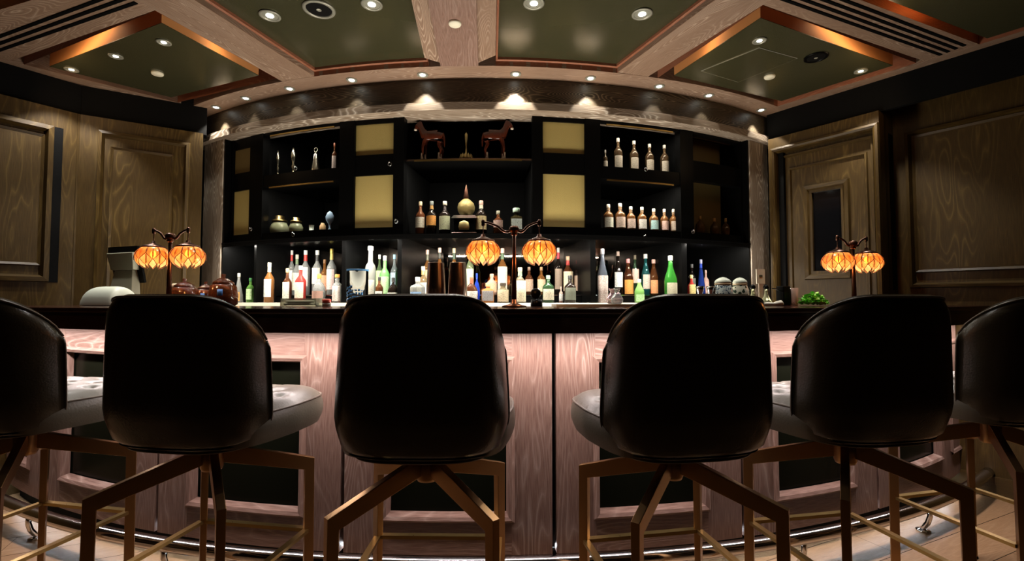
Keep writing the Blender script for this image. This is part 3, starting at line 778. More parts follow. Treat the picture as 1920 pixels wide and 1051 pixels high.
# shelves
Z_SH = 2.045; Z_SIDE = 1.985
def bay(i): return PA[i][1], PA[i + 1][0]
a0, a1 = bay(3); m = MB(); m.arc(a0, a1, 3.2, R_CAB - .03, Z_SH - .012, Z_SH, 8); bbput(m, 'glass_shelf', M['black'])
m = MB(); m.arc(a0, a1, R_CAB - .03, R_CAB - .027, Z_SH - .012, Z_SH, 8); bbput(m, 'shelf_edge', M['steel_dark'])
# L2 and R6: two framed glass-fronted tiers with a cross rail
for bi, zr0, zr1 in ((1, 1.93, 2.01), (5, 1.93, 2.01)):
    a0, a1 = bay(bi); m = MB(); m.arc(a0, a1, 3.2, R_CAB, zr0, zr1, 6); bbput(m, 'cross_rail', M['black'])
# frames with amber panels
def amber_bay(i, zs, mat, recess=.012):
    a0, a1 = bay(i)
    for q0, q1 in ((Z_UC + .02, zs[0][0]), (zs[0][1], zs[1][0]), (zs[1][1], 2.36)):
        m = MB(); m.arc(a0, a1, R_CAB - .05, R_CAB, q0, q1, 3); bbput(m, 'door_rail', M['black'])
    for z0, z1 in zs:
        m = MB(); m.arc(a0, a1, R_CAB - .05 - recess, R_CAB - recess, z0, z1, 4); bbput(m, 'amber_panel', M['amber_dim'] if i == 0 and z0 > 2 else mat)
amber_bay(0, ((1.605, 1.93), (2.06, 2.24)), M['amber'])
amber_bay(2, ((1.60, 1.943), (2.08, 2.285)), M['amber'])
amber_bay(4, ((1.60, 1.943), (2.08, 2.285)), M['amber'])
a0, a1 = bay(6)
for q0, q1 in ((Z_UC + .02, 1.605), (1.97, 2.11), (2.30, 2.36)):
    m = MB(); m.arc(a0, a1, R_CAB - .05, R_CAB, q0, q1, 3); bbput(m, 'door_rail', M['black'])
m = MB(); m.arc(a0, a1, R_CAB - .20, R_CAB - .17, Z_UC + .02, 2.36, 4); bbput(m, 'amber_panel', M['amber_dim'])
for q0, q1 in ((1.585, 1.604), (2.095, 2.109)):
    m = MB(); m.arc(a0, a1, 3.3, R_CAB - .01, q0, q1, 3); bbput(m, 'shelf', M['black'])
# shelf floors for open bays
for bi in (1, 5):
    a0, a1 = bay(bi); m = MB(); m.arc(a0, a1, 3.2, R_CAB - .02, 1.585, 1.60, 6); bbput(m, 'shelf', M['black'])
    m = MB(); m.arc(a0, a1, R_CAB - .02, R_CAB, Z_UC + .02, 1.60, 6); bbput(m, 'shelf_lip', M['black'])
    m = MB(); m.arc(a0, a1, R_CAB - .03, R_CAB, 2.30, 2.36, 6); bbput(m, 'top_rail', M['black'])
# interior partitions
for pa, pb in PA[1:-1]:
    m = MB(); pm = (pa + pb) / 2; m.arc(pm - .004, pm + .004, 3.2, R_CAB - .05, Z_UC + .02, 2.34, 1); bbput(m, 'partition', M['blackmat'])
# ring pulls
for px, py in ((471, 430), (550, 440), (743, 415), (731, 308), (1209, 445), (1299, 435), (555, 316), (1211, 318)):
    ph, z = onarc(px, py, R_CAB + .012); x, y = pol(ph, R_CAB + .012)
    m = MB(); m.lathe([(.005, 0), (.005, .012), (.003, .014)], (0, 0, 0), 10, mat=Matrix.Translation((x, y, z + .012)) @ Matrix.Rotation(ph, 4, 'Z') @ Matrix.Rotation(radians(90), 4, 'X'))
    pts = [(x + .011 * cos(t) * cos(ph), y + .011 * cos(t) * sin(ph) - .004, z - .0 + .011 * sin(t)) for t in [2 * pi * k / 16 for k in range(17)]]
    m.tube(pts, .0022, 6); bbput(m, 'ring_pull', M['steel'])
# light bars: visible brass bars hung inside the glass bays + strip lights
def lightbar(i, z, r, e, col=(1, .93, .8), frac=(.08, .92), lab='', vis=True, tiltin=12, es='led'):
    a0, a1 = i if isinstance(i, tuple) else bay(i)
    b0, b1 = a0 + (a1 - a0) * frac[0], a0 + (a1 - a0) * frac[1]; am = (b0 + b1) / 2
    x, y = pol(am, r)
    if vis:
        m = MB(); m.arc(b0, b1, r - .005, r + .005, z + .002, z + .012, 6); ox = Vector((x, y, z)); m.v = [(p[0] - ox.x, p[1] - ox.y, p[2] - ox.z) for p in m.v]
        tag(m.build('light_bar', M['brass'], None, (x, y, z)), lab, 'light bar')
    l = area('light_bar_light', (x, y, z), (x, y, 0), (b1 - b0) * r, .008, e, col)
    l.matrix_world = Matrix.Translation((x, y, z - .001)) @ Matrix.Rotation(am, 4, 'Z') @ Matrix.Rotation(radians(tiltin), 4, 'X')
lightbar(1, 1.915, 3.79, 3.0, lab='slim brass light bar above the glass jars in the left bay')
lightbar(1, 2.285, 3.79, 1.6, lab='slim brass light bar above the candlesticks in the upper left bay')
lightbar(5, 1.915, 3.79, 5.0, lab='slim brass light bar above the seven whisky bottles at right')
lightbar(5, 2.285, 3.79, 2.2, lab='slim brass light bar above the upper right whisky bottles')
lightbar(3, 2.02, 3.80, 6.0, lab='added slim brass light bar below the glass shelf of the horses')  # bar and its light are added to brighten the bottle labels below
segs = [(jL1 + .005, an(474, 500)), (an(478, 500), an(639, 500)), (an(646, 500), an(744, 500)), (an(752, 500), an(930, 500)), (an(930, 500), an(1108, 500)), (an(1118, 500), an(1280, 500)), (an(1290, 500), jR0 - .005)]
labs = ['leftmost', 'second', 'third', 'fourth', 'fifth', 'sixth', 'rightmost']
ee = [2.6, 8, 7, 7.5, 6, 6, 5]
for k, sg in enumerate(segs):
    lightbar(sg, Z_UC - .012, 3.828, ee[k], (1, .95, .85), (.06, .94), f'{labs[k]} brass light bar under the upper cabinets', tiltin=14)

# ================================================================== BOTTLES
def bottle(px, ybase, r, z, ytop, wpx, glass, lab, lcol=None, cap=(.75, .68, .5), kind='round', lz=(.12, .55), capm=0, name='bottle', tr=.75,
           cat='bottle', group=None, ink=(.15, .12, .09), neck=None, capsule=None, capr=1.25):
    ph, _ = onarc(px, ybase, r); x, y = pol(ph, r); D = Vector((x, y)).length
    depth = y
    _, zt = onarc(px, ytop, r); H_ = max(.05, zt - z)
    R_ = wpx / F * depth / 2 * cos(atan2(x, y)) * .98
    R_ = max(.010, R_)
    if kind == 'round':
        prof = [(R_ * .92, 0), (R_, .01 * H_), (R_, .56 * H_), (R_ * .93, .61 * H_), (R_ * .55, .69 * H_), (R_ * .33, .74 * H_), (R_ * .30, .93 * H_)]
    elif kind == 'wine':
        prof = [(R_ * .92, 0), (R_, .01 * H_), (R_, .48 * H_), (R_ * .86, .56 * H_), (R_ * .6, .66 * H_), (R_ * .38, .77 * H_), (R_ * .30, .93 * H_)]
    elif kind == 'tall':
        prof = [(R_ * .92, 0), (R_, .02 * H_), (R_, .60 * H_), (R_ * .85, .66 * H_), (R_ * .48, .71 * H_), (R_ * .44, .74 * H_), (R_ * .42, .95 * H_)]
    elif kind == 'flask':
        prof = [(R_ * .55, 0), (R_ * .85, .08 * H_), (R_, .3 * H_), (R_ * .92, .5 * H_), (R_ * .6, .66 * H_), (R_ * .26, .74 * H_), (R_ * .24, .9 * H_)]
    elif kind == 'cone':
        prof = [(R_ * .95, 0), (R_, .02 * H_), (R_ * .9, .25 * H_), (R_ * .5, .6 * H_), (R_ * .28, .8 * H_), (R_ * .26, .92 * H_)]
    elif kind == 'square':
        prof = [(R_ * 1.05, 0), (R_ * 1.1, .01 * H_), (R_ * 1.1, .60 * H_), (R_ * .95, .66 * H_), (R_ * .4, .72 * H_), (R_ * .34, .76 * H_), (R_ * .34, .9 * H_)]
    nrot = Matrix.Rotation(pi / 4, 4, 'Z') if kind == 'square' else None
    n = 4 if kind == 'square' else 20
    mb = MB()
    if kind == 'square': prof = [(a * 1.25, b) for a, b in prof]
    mb.lathe(prof, n=n, mat=nrot, smooth=kind != 'square')
    o = mb.build(name, glassmat(glass, tr), None, (x, y, z), ph, bevel=.003 if kind == 'square' else 0)
    tag(o, lab, cat, group)
    nr = prof[-1][0]; hn = prof[-1][1]
    if kind == 'square': nr /= 1.3
    mb = MB(); mb.lathe([(nr * capr * .95, hn - .012), (nr * capr, hn - .01), (nr * capr, H_ - .003), (nr * capr * .85, H_), (.0001, H_)], n=14)
    mb.build('cap', paint(cap, .4, capm), o)
    if capsule:
        zc = .76 * H_; mb = MB(); mb.lathe([(nr * 1.25, zc), (nr * 1.1, hn - .011)], n=14, caps=False); mb.build('capsule', paint(capsule, .4), o)
    if lcol:
        z0, z1 = lz[0] * H_, lz[1] * H_; sd = random.randint(0, 40)
        if kind == 'square':
            rr = prof[1][0] / sqrt(2) + .0006; mb = MB(); mb.off = (0, 0)
            w_ = rr * .9; mb.face([(-w_, -rr, z0), (w_, -rr, z0), (w_, -rr, z1), (-w_, -rr, z1)])
        else:
            rr = R_ + .0006; mb = MB()
            def lf(u, v, rr=rr, z0=z0, z1=z1):
                t = -pi / 2 + (u - .5) * 2.5; return (rr * cos(t), rr * sin(t), z0 + (z1 - z0) * v)
            mb.grid(lf, 12, 1)
            mb.uv = [(u * rr * 2.5, v * (z1 - z0)) for u, v in mb.uv]
        mb.build('paper_label', labelmat(lcol, ink, sd), o)
    return o
CLEAR = (.88, .9, .85); AMB = (.55, .22, .06); DK = (.03, .02, .015); GRN = (.25, .62, .12); DGRN = (.04, .10, .04); RED = (.6, .05, .04); BRN = (.25, .08, .03)
CREAM = (.80, .74, .58); WHT = (.85, .85, .80); TAN = (.7, .5, .32); PINK = (.8, .5, .42); ORG = (.85, .38, .08); FROST = (.30, .31, .27)
FR, ST = 3.76, 3.50      # front row and stepped row radii
def bf(px, yt, w, g, lab, **k): return bottle(px, 565, FR, Z_BB, yt, w, g, lab, group=None, **k)
def bs(px, yt, w, g, lab, **k): return bottle(px, 550, ST, Z_STEP, yt, w, g, lab, group=None, **k)
# far left lower bay
bf(447, 512, 19, CLEAR, 'clear decanter with cream stopper and orange label, left end of the back bar', lcol=ORG, cap=CREAM, kind='cone', lz=(.05, .35))
bs(466, 485, 16, BRN, 'pink-capped bottle with tall white label, left end back row', lcol=WHT, cap=PINK, lz=(.1, .6))
bf(469, 521, 16, GRN, 'small bright green bottle beside the clear decanter at far left', lcol=(.6, .8, .45), cap=(.05, .2, .06))
bs(437, 497, 18, DK, 'dim dark bottle in the left corner of the back row', lcol=(.25, .18, .12), cap=(.15, .08, .05))
# second bay
bf(504, 492, 20, AMB, 'cream-capped whisky bottle with large white label, first in second bay', lcol=WHT, cap=CREAM, lz=(.14, .58), capsule=CREAM, tr=.6)
bs(522, 482, 17, BRN, 'dark-necked whisky with beige label behind the white-labelled bottle', lcol=(.8, .66, .5), cap=TAN)
bf(538, 503, 18, BRN, 'brown bottle with pale green-white label beside the red bottle', lcol=(.75, .8, .68), cap=(.7, .5, .25), lz=(.1, .6))
bs(546, 469, 14, CLEAR, 'tall white-capped bottle with a red neck, the left of two red-necked', lcol=WHT, cap=WHT, capsule=RED)
bs(556, 477, 18, CLEAR, 'cream-capped clear bottle with wide cream label between two red necks', lcol=CREAM, cap=CREAM, capsule=(.2, .28, .15))
bs(572, 469, 20, CLEAR, 'tall white-capped bottle with red neck and big label, behind the red liqueur bottle', lcol=(.8, .72, .66), cap=WHT, capsule=RED, lz=(.2, .62))
bf(563, 498, 22, RED, 'red liqueur bottle with a round cream label', lcol=CREAM, cap=CREAM, lz=(.12, .55), tr=.35)
bs(594, 469, 20, CLEAR, 'white-bodied bottle with black neck and white cap', lcol=(.72, .66, .58), cap=WHT, capsule=(.03, .03, .03), lz=(.25, .6))
bf(598, 513, 27, CLEAR, 'round clear flask with an orange cork stopper', cap=ORG, kind='flask', lcol=(.35, .2, .16), lz=(.15, .4))
bs(621, 466, 19, CLEAR, 'tall clear bottle with stacked gold cap at right of second bay', lcol=(.8, .6, .55), cap=(.5, .4, .1), capsule=(.6, .45, .12), capm=.6)
bf(632, 514, 19, CLEAR, 'orange-topped bottle with white and pink label at right of second bay', lcol=(.85, .75, .68), cap=ORG, lz=(.06, .6), kind='tall')
bs(528, 474, 14, DK, 'dim bottle with rusty orange cap in the second bay', cap=(.45, .14, .04))
bs(507, 480, 14, DK, 'dim dark bottle behind the cream-capped whisky', cap=(.1, .12, .08), lcol=(.3, .25, .2))
bs(608, 486, 16, AMB, 'amber bottle with orange label behind the round flask', cap=(.2, .1, .04), lcol=(.7, .35, .2))
# third bay
bs(669, 480, 19, CLEAR, 'clear vodka bottle with a bright blue cap', cap=(.03, .1, .5), lcol=(.75, .8, .82), kind='tall', capsule=(.03, .1, .5))
bs(661, 466, 15, (.12, .15, .08), 'dim greenish bottle behind the blue-capped bottle', cap=(.12, .13, .08))
bottle(694, 560, 3.72, Z_BB, 461, 21, (.17, .175, .155), 'tall frosted white vodka bottle beside the glass jug', cap=(.3, .3, .28), kind='tall', tr=.0, lcol=(.5, .48, .4), lz=(.08, .4))
bs(711, 477, 14, (.35, .55, .25), 'pale green bottle with white cap behind the tall frosted one', cap=WHT, lcol=(.6, .75, .4), lz=(.2, .6))
bottle(721, 560, 3.64, Z_BB, 479, 21, (.25, .75, .2), 'bright green gin bottle with a grey cap', cap=(.35, .37, .35), kind='round', tr=.5, lcol=(.45, .75, .35))
bs(739, 477, 15, (.7, .8, .8), 'pale bottle with light blue cap and blue label', cap=(.35, .6, .75), lcol=(.55, .72, .8))
bs(748, 482, 16, DGRN, 'dark green bottle with red neck at the right of the third bay', cap=(.3, .08, .05))
bf(711, 519, 15, BRN, 'small brown bottle with black cap and white square label', cap=(.03, .03, .03), lcol=WHT, lz=(.08, .45))
bf(737, 520, 22, DK, 'squat black bottle with a white triangular label', cap=(.03, .03, .03), lcol=WHT, kind='flask', lz=(.1, .4))
# centre bay
bs(768, 470, 18, BRN, 'dim brown bottle with pinkish label at the left of the centre bay', cap=(.3, .2, .15), lcol=(.42, .3, .25))
bf(783, 519, 24, CLEAR, 'square clear bottle with a blue and white label', cap=WHT, kind='square', lcol=(.35, .55, .85), lz=(.08, .42), ink=(.03, .08, .4))
bottle(793, 555, 3.62, Z_BB, 499, 20, (.75, .5, .25), 'cream and gold stoppered bottle left of the shaker', cap=CREAM, lcol=CREAM, capsule=(.7, .5, .2))
bs(801, 468, 17, AMB, 'tan-capped bottle above the left shaker', cap=PINK, lcol=TAN, capsule=(.1, .1, .06))
bs(824, 464, 17, AMB, 'pink-capped bottle behind the left shaker', cap=PINK, capsule=(.06, .06, .05), lcol=CREAM)
bs(851, 465, 17, AMB, 'tan-capped bottle behind the right shaker', cap=TAN, capsule=(.05, .08, .05), lcol=CREAM)
bf(884, 519, 25, BRN, 'round bottle with red neck and oval white label under the lamp', cap=(.45, .1, .05), capsule=(.5, .1, .05), kind='flask', lcol=WHT, lz=(.12, .45))
bs(881, 464, 15, (.5, .6, .3), 'pale green bottle partly behind the left lamp globe', cap=PINK, lcol=(.7, .72, .5))
bottle(894, 552, 3.68, Z_BB, 512, 12, (.02, .06, .55), 'slim cobalt blue decorative bottle', cap=(.02, .06, .5), tr=.3, kind='flask')
bf(915, 530, 24, (.75, .3, .1), 'square orange bottle with grey plate label', cap=(.7, .4, .2), kind='square', lcol=(.38, .38, .42), lz=(.1, .6), tr=.4)
bs(922, 513, 20, (.8, .5, .4), 'pinkish short bottle behind the orange square bottle', cap=(.8, .5, .35), lcol=(.8, .5, .3), tr=.3)
bs(942, 465, 19, AMB, 'pink-capped whisky with tall pale label left of lamp pole', cap=PINK, lcol=CREAM, lz=(.1, .6), capsule=(.07, .12, .06))
bf(943, 530, 22, (.75, .6, .35), 'short cream-labelled bottle with black cap left of lamp pole', cap=(.04, .03, .02), lcol=(.85, .72, .5), lz=(.05, .65), kind='tall')
bf(975, 501, 23, (.65, .55, .35), 'gold-capped bottle with big cream label right of lamp pole', cap=(.6, .5, .25), lcol=(.85, .76, .55), capsule=(.2, .25, .2), lz=(.03, .62))
bs(992, 500, 16, BRN, 'dim bottle with tan label below the right lamp globe', cap=(.25, .15, .1), lcol=(.5, .35, .25))
bs(1015, 500, 16, AMB, 'amber bottle with cream label below the right lamp globe', cap=(.35, .2, .1), lcol=(.7, .55, .35))
bf(1028, 516, 22, DGRN, 'black-green bottle with two cream labels on the counter', cap=(.25, .4, .25), lcol=CREAM, lz=(.1, .5), tr=.4)
bs(1047, 464, 15, DK, 'red-shouldered dark bottle behind the black-green one', cap=(.5, .5, .45), capsule=(.5, .03, .05), lcol=(.3, .22, .16))
bs(1065, 480, 20, BRN, 'red-necked bottle with tan cap and white label', cap=(.6, .45, .3), capsule=(.5, .06, .05), lcol=(.82, .68, .45), lz=(.1, .6))
bf(1069, 516, 22, DK, 'black bottle with round grey emblem label', cap=(.03, .03, .03), lcol=(.16, .18, .14), lz=(.1, .55), tr=.3)
bs(1101, 484, 19, BRN, 'red-shouldered dark bottle with tan label at right of centre bay', cap=(.12, .03, .03), capsule=(.45, .04, .04), lcol=(.4, .24, .12))
bs(1083, 487, 15, DK, 'dim dark bottle between the two red-shouldered ones', cap=(.3, .04, .04), lcol=(.4, .28, .2))
bottle(1052, 560, 3.70, Z_BB, 537, 8, (.8, .5, .4), 'tiny pink and white bottle between two dark bottles', cap=PINK, lcol=WHT, tr=.2)
# right bay
bf(1130, 466, 21, (.07, .08, .1), 'tall dark sake bottle with white brushwork on its side', cap=(.3, .28, .3), kind='wine', lcol=(.35, .27, .25), lz=(.0, .5), ink=(.8, .9, .85), tr=.2)
bs(1159, 471, 18, DK, 'dark bottle with white card label showing a black bird', cap=(.4, .3, .25), kind='wine', lcol=WHT, lz=(.18, .52), ink=(.05, .05, .05))
bs(1178, 485, 20, (.2, .06, .02), 'dark amber bottle with orange label and pink cap', cap=(.75, .3, .3), kind='wine', lcol=ORG, lz=(.03, .42))
bs(1191, 478, 15, DGRN, 'dark green bottle with pink neck tag', cap=(.15, .12, .08), kind='wine', lcol=PINK, lz=(.3, .65))
bs(1211, 476, 17, (.03, .25, .25), 'teal bottle with white cloth wrapped round its top', cap=WHT, kind='wine', lcol=(.8, .66, .55), lz=(.15, .5), capr=1.5)
bs(1226, 486, 20, (.3, .1, .03), 'amber bottle with red and yellow label and pink cap', cap=PINK, kind='wine', lcol=(.85, .35, .15), lz=(.05, .42), ink=(.8, .75, .3))
bf(1199, 523, 19, (.35, .75, .2), 'short light green bottle with white cap', cap=(.75, .85, .6), kind='wine', tr=.4, lcol=(.5, .82, .4), lz=(.05, .35))
bf(1258, 479, 25, (.05, .32, .04), 'large green sake bottle with silver cap', cap=(.6, .65, .5), kind='wine', lcol=(.32, .3, .22), lz=(.05, .42), tr=.6)
bs(1277, 492, 13, DGRN, 'dim green bottle right of the large green sake bottle', cap=(.1, .1, .1))
# far right bay
bf(1297, 515, 16, RED, 'short red bottle with yellow cap and yellow label', cap=(.7, .65, .3), lcol=(.75, .6, .25), lz=(.3, .65), tr=.4)
bs(1315, 486, 17, (.02, .05, .3), 'cobalt blue bottle with two silver neck rings', cap=(.5, .5, .7), kind='cone', tr=.4, capsule=(.03, .08, .6))
bs(1324, 506, 12, PINK, 'small pink bottle behind the jiggers', cap=(.7, .45, .4), tr=.2, lcol=PINK)
bs(1298, 495, 14, DK, 'dim dark bottle behind the short red one', cap=(.1, .1, .1), lcol=(.12, .14, .12))
bs(1345, 498, 15, DK, 'dim dark bottle behind the speckled jar', cap=(.1, .1, .1))
# centre shelf
Zs = Z_UC + .02
def bc(px, yt, w, g, lab, **k): return bottle(px, 440, 3.70, Zs, yt, w, g, lab, **k)
bc(788, 378, 19, BRN, 'leftmost whisky bottle on the centre shelf, cream cap and cream label', lcol=CREAM, cap=(.8, .65, .42), lz=(.22, .53), tr=.5)
bc(809, 377, 20, DK, 'orange-labelled dark bottle second on the centre shelf', lcol=ORG, cap=(.25, .28, .25), lz=(.28, .56), capsule=(.6, .35, .12), tr=.5)
bc(834, 377, 22, DK, 'black bottle with pale green label third on the centre shelf', lcol=(.68, .72, .45), cap=CREAM, lz=(.15, .55), tr=.4)
bc(902, 376, 22, DK, 'bottle with cream capsule and yellow label right of round decanter', lcol=(.82, .68, .36), cap=PINK, lz=(.15, .54), capsule=CREAM, tr=.4)
bc(934, 395, 19, BRN, 'small decanter-shaped bottle with oval pink label on centre shelf', lcol=(.7, .5, .42), cap=(.6, .6, .45), lz=(.3, .6), kind='round', tr=.6)
bc(968, 390, 23, (.15, .12, .05), 'white-labelled square bottle with green-ringed stopper, right end of centre shelf', lcol=(.72, .82, .75), cap=(.55, .75, .6), kind='square', lz=(.2, .58), capr=1.8, ink=(.02, .1, .08))
# right upper shelves
lc = [(.78, .76, .62), (.8, .62, .5), (.78, .6, .5), (.85, .82, .74), (.45, .7, .68), (.75, .5, .42), (.6, .48, .38)]
nm_ = ['cream label, leftmost of seven', 'pinkish label, second of seven', 'beige label, third of seven', 'bright white label, fourth of seven',
       'teal and white label, fifth of seven', 'rose label, sixth of seven', 'tan label, rightmost of seven']
for k, (px, yt, w) in enumerate(((1141, 383, 19), (1163, 381, 20), (1183, 387, 18), (1204, 388, 18), (1226, 391, 18), (1246, 392, 16), (1263, 392, 16))):
    bottle(px, 440, 3.72, 1.60, yt, w, (.28, .12, .04), f'whisky bottle with {nm_[k]} on lower right shelf', lcol=lc[k], cap=(.7, .62, .5), lz=(.1, .48), tr=.5, capsule=(.25, .15, .08))
for k, (px, yt, w) in enumerate(((1135, 281, 9), (1159, 259, 17), (1189, 264, 17), (1218, 270, 17), (1246, 272, 17))):
    bottle(px, 310, 3.70, 2.01, yt, w, (.10, .06, .03), f'dark whisky bottle with rounded cream label, {["partly hidden leftmost", "second", "third", "fourth", "rightmost with square label"][k]} on upper right shelf',
           lcol=(.6, .52, .4), cap=(.4, .36, .3), lz=(.05, .45), tr=.4)
# jars in the amber corner cabinet
for k, (px, yt, w) in enumerate(((1313, 405, 20), (1340, 409, 19), (1361, 409, 17))):
    bottle(px, 445, 3.70, 1.604, yt, w, (.35, .2, .08), f'{["left", "middle", "right"][k]} dim amber glass decanter in the corner cabinet', cap=(.4, .25, .1), kind='flask', tr=.8, name='decanter', cat='decanter')

def lathe_thing(name, px, yb, r, z, prof, mat, lab, cat, parts=(), n=24, squash=1, xyz=None):
    """prof in metres"""
    if xyz is None:
        ph, _ = onarc(px, yb, r); x, y = pol(ph, r)
    else: x, y, ph = xyz
    mb = MB(); mb.lathe(prof, n=n, squash=squash); o = mb.build(name, mat, None, (x, y, z), ph); tag(o, lab, cat)
    for nm, pf, mt in parts:
        mb = MB(); mb.lathe(pf, n=n, squash=squash); mb.build(nm, mt, o)
    return o
# round decanter on its black case (centre shelf)
ph, _ = onarc(872, 440, 3.70); x, y = pol(ph, 3.70)
root = empty('display_case', (x, y, Zs), ph, 'black display case with silver rims under the woven round decanter', 'display case')
mb = MB(); mb.box((0, 0, .062), (.135, .10, .085)); mb.build('case_body', M['black'], root, bevel=.004)
mb = MB(); mb.box((0, 0, .006), (.165, .12, .012)); mb.build('base_rim', M['steel_dark'], root, bevel=.002)
mb = MB(); mb.hexa([(-.085, -.055, .105), (.085, -.055, .105), (.085, .055, .105), (-.085, .055, .105)], [(-.07, -.045, .125), (.07, -.045, .125), (.07, .045, .125), (-.07, .045, .125)])
mb.build('top_rim', M['steel'], root)
mb = MB(); mb.lathe([(.032, 0), (.036, .02), (.03, .05), (.0001, .062)], (0, -.055, .028), 16, squash=.35); mb.build('crest', M['gold'], root)
lathe_thing('woven_decanter', 874, 405, 3.70, Zs + .125, [(.02, 0), (.042, .012), (.055, .035), (.058, .058), (.05, .085), (.03, .105), (.016, .115)], simple('woven_gold', (.33, .26, .1), .5, .5, bump=1, bs=220),
            'round woven gold decanter with tall dark pointed stopper', 'decanter', [('stopper', [(.017, .112), (.018, .13), (.01, .17), (.004, .205), (.0001, .21)], M['bronze_dark'])])
# candlesticks and figures, upper left bay
sil = simple('old_silver', (.45, .43, .34), .25, 1)
CS = [(.022, 0), (.024, .006), (.010, .014), (.006, .04), (.012, .055), (.006, .075), (.014, .10), (.016, .125), (.008, .145), (.006, .16)]
lathe_thing('silver_candlestick', 521, 315, 3.70, 2.01, [(a, b * 1.3) for a, b in CS], sil, 'left silver candlestick in the upper left bay', 'candlestick')
lathe_thing('silver_candlestick', 550, 315, 3.70, 2.01, [(a * 1.15, b * 1.3) for a, b in CS], sil, 'right silver candlestick in the upper left bay', 'candlestick')
o = lathe_thing('silver_bell', 592, 308, 3.70, 2.01, [(.034, 0), (.036, .006), (.026, .05), (.018, .10), (.013, .14), (.006, .155)], sil, 'conical silver bell with ring handle in the upper left bay', 'bell')
mb = MB(); mb.tube([(.014 * cos(t), 0, .172 + .016 * sin(t)) for t in [2 * pi * k / 14 for k in range(15)]], .003, 6); mb.build('ring_handle', sil, o)
bottle(627, 303, 3.70, 2.01, 268, 10, BRN, 'slim small bottle at the right of the upper left bay', lcol=(.6, .5, .45), cap=(.3, .1, .05))
# glass jars lower left shelf
GJ = simple('tinted_jar_glass', (.55, .58, .35), .05, trans=.55)
lathe_thing('glass_jar', 524, 435, 3.70, 1.60, [(.04, 0), (.062, .012), (.066, .045), (.05, .085), (.03, .098)], GJ, 'larger round glass jar with brass lid on left shelf', 'jar', [('lid', [(.055, .092), (.05, .105), (.03, .112), (.032, .135), (.0001, .14)], M['brass'])])
lathe_thing('glass_jar', 555, 435, 3.72, 1.60, [(.03, 0), (.045, .01), (.048, .04), (.034, .07), (.022, .078)], GJ, 'smaller round glass jar with brass lid on left shelf', 'jar', [('lid', [(.04, .074), (.036, .086), (.02, .092), (.022, .108), (.0001, .11)], M['brass'])])
lathe_thing('small_cup', 584, 430, 3.70, 1.60, [(.026, 0), (.036, .004), (.036, .008), (.014, .012), (.017, .05), (.019, .052)], paint((.6, .65, .55), .25), 'small white cup on a saucer on the left shelf', 'cup')
lathe_thing('small_pot', 605, 430, 3.70, 1.60, [(.018, 0), (.022, .02), (.020, .045), (.012, .055), (.012, .062)], paint((.75, .5, .25), .3), 'small amber pot beside the blue glass bird on left shelf', 'pot')
ph, _ = onarc(618, 430, 3.72); x, y = pol(ph, 3.72)
mb = MB(); mb.lathe([(.02, 0), (.022, .005), (.006, .02), (.01, .05), (.03, .075), (.034, .1), (.018, .13), (.0001, .14)], n=10, squash=.5)
tag(mb.build('glass_ornament', glassmat((.45, .65, .85), .4), None, (x, y, 1.60), ph), 'pale blue glass ornament with scalloped top on left shelf', 'ornament')

# horses
def horse(px, flip, lab):
    ph, _ = onarc(px, 302, 3.735); x, y = pol(ph, 3.735)
    V = [(0, 0, .150), (-.035, 0, .148), (-.062, 0, .155), (-.078, 0, .185), (-.088, 0, .215), (-.108, 0, .205), (-.120, 0, .182),   # body chest neck poll head muzzle
         (.040, 0, .150), (.060, 0, .145), (.074, 0, .120), (.076, 0, .075),      # rump, tail
         (-.052, .016, .12), (-.054, .018, .075), (-.052, .018, .035), (-.056, .018, .006),
         (-.052, -.016, .12), (-.066, -.018, .075), (-.064, -.018, .035), (-.070, -.018, .006),
         (.050, .016, .118), (.044, .018, .088), (.060, .018, .060), (.056, .018, .03), (.050, .018, .006),
         (.050, -.016, .118), (.040, -.018, .088), (.056, -.018, .060), (.050, -.018, .03), (.044, -.018, .006),
         (-.082, .008, .232), (-.082, -.008, .232)]
    E_ = [(0, 1), (1, 2), (2, 3), (3, 4), (4, 5), (5, 6), (0, 7), (7, 8), (8, 9), (9, 10), (1, 11), (11, 12), (12, 13), (13, 14), (1, 15), (15, 16), (16, 17), (17, 18),
          (7, 19), (19, 20), (20, 21), (21, 22), (22, 23), (7, 24), (24, 25), (25, 26), (26, 27), (27, 28), (4, 29), (4, 30)]
    Rr = [.030, .031, .029, .019, .017, .014, .009, .031, .020, .007, .003] + [.014, .008, .006, .0075] * 2 + [.017, .012, .008, .006, .0075] * 2 + [.004, .004]
    s = -1 if flip else 1
    me = bpy.data.meshes.new('horse_figurine'); me.from_pydata([(a * s, b, c * 1.13) for a, b, c in V], E_, [])
    o = bpy.data.objects.new('horse_figurine', me); COL.objects.link(o); me.materials.append(M['horse'])
    o.location = (x, y, Z_SH); o.rotation_euler = (0, 0, ph)
    sk = o.modifiers.new('skin', 'SKIN'); sk.use_smooth_shade = True
    for i, v in enumerate(me.skin_vertices[0].data): v.radius = (Rr[i] * 1.05, Rr[i] * 1.15); v.use_root = i == 0
    sb = o.modifiers.new('sub', 'SUBSURF'); sb.levels = 2; sb.render_levels = 2
    tag(o, lab, 'figurine')
    for (fx, fy) in ((-.056, .018), (-.070, -.018), (.050, .018), (.044, -.018)):
        mb = MB(); mb.lathe([(.0105, 0), (.009, .012), (.0078, .03), (.0068, .045)], (fx * s, fy, .0), 10); mb.build('white_sock', M['horse_white'], o)
    mb = MB(); mb.lathe([(.0001, -.006), (.010, -.003), (.0105, .006), (.0001, .014)], (-.119 * s, 0, .182 * 1.13), 10); mb.build('white_muzzle', M['horse_white'], o)
horse(812, False, 'glazed chestnut horse figurine facing left on the top centre shelf')
horse(926, True, 'glazed chestnut horse figurine facing right on the top centre shelf')
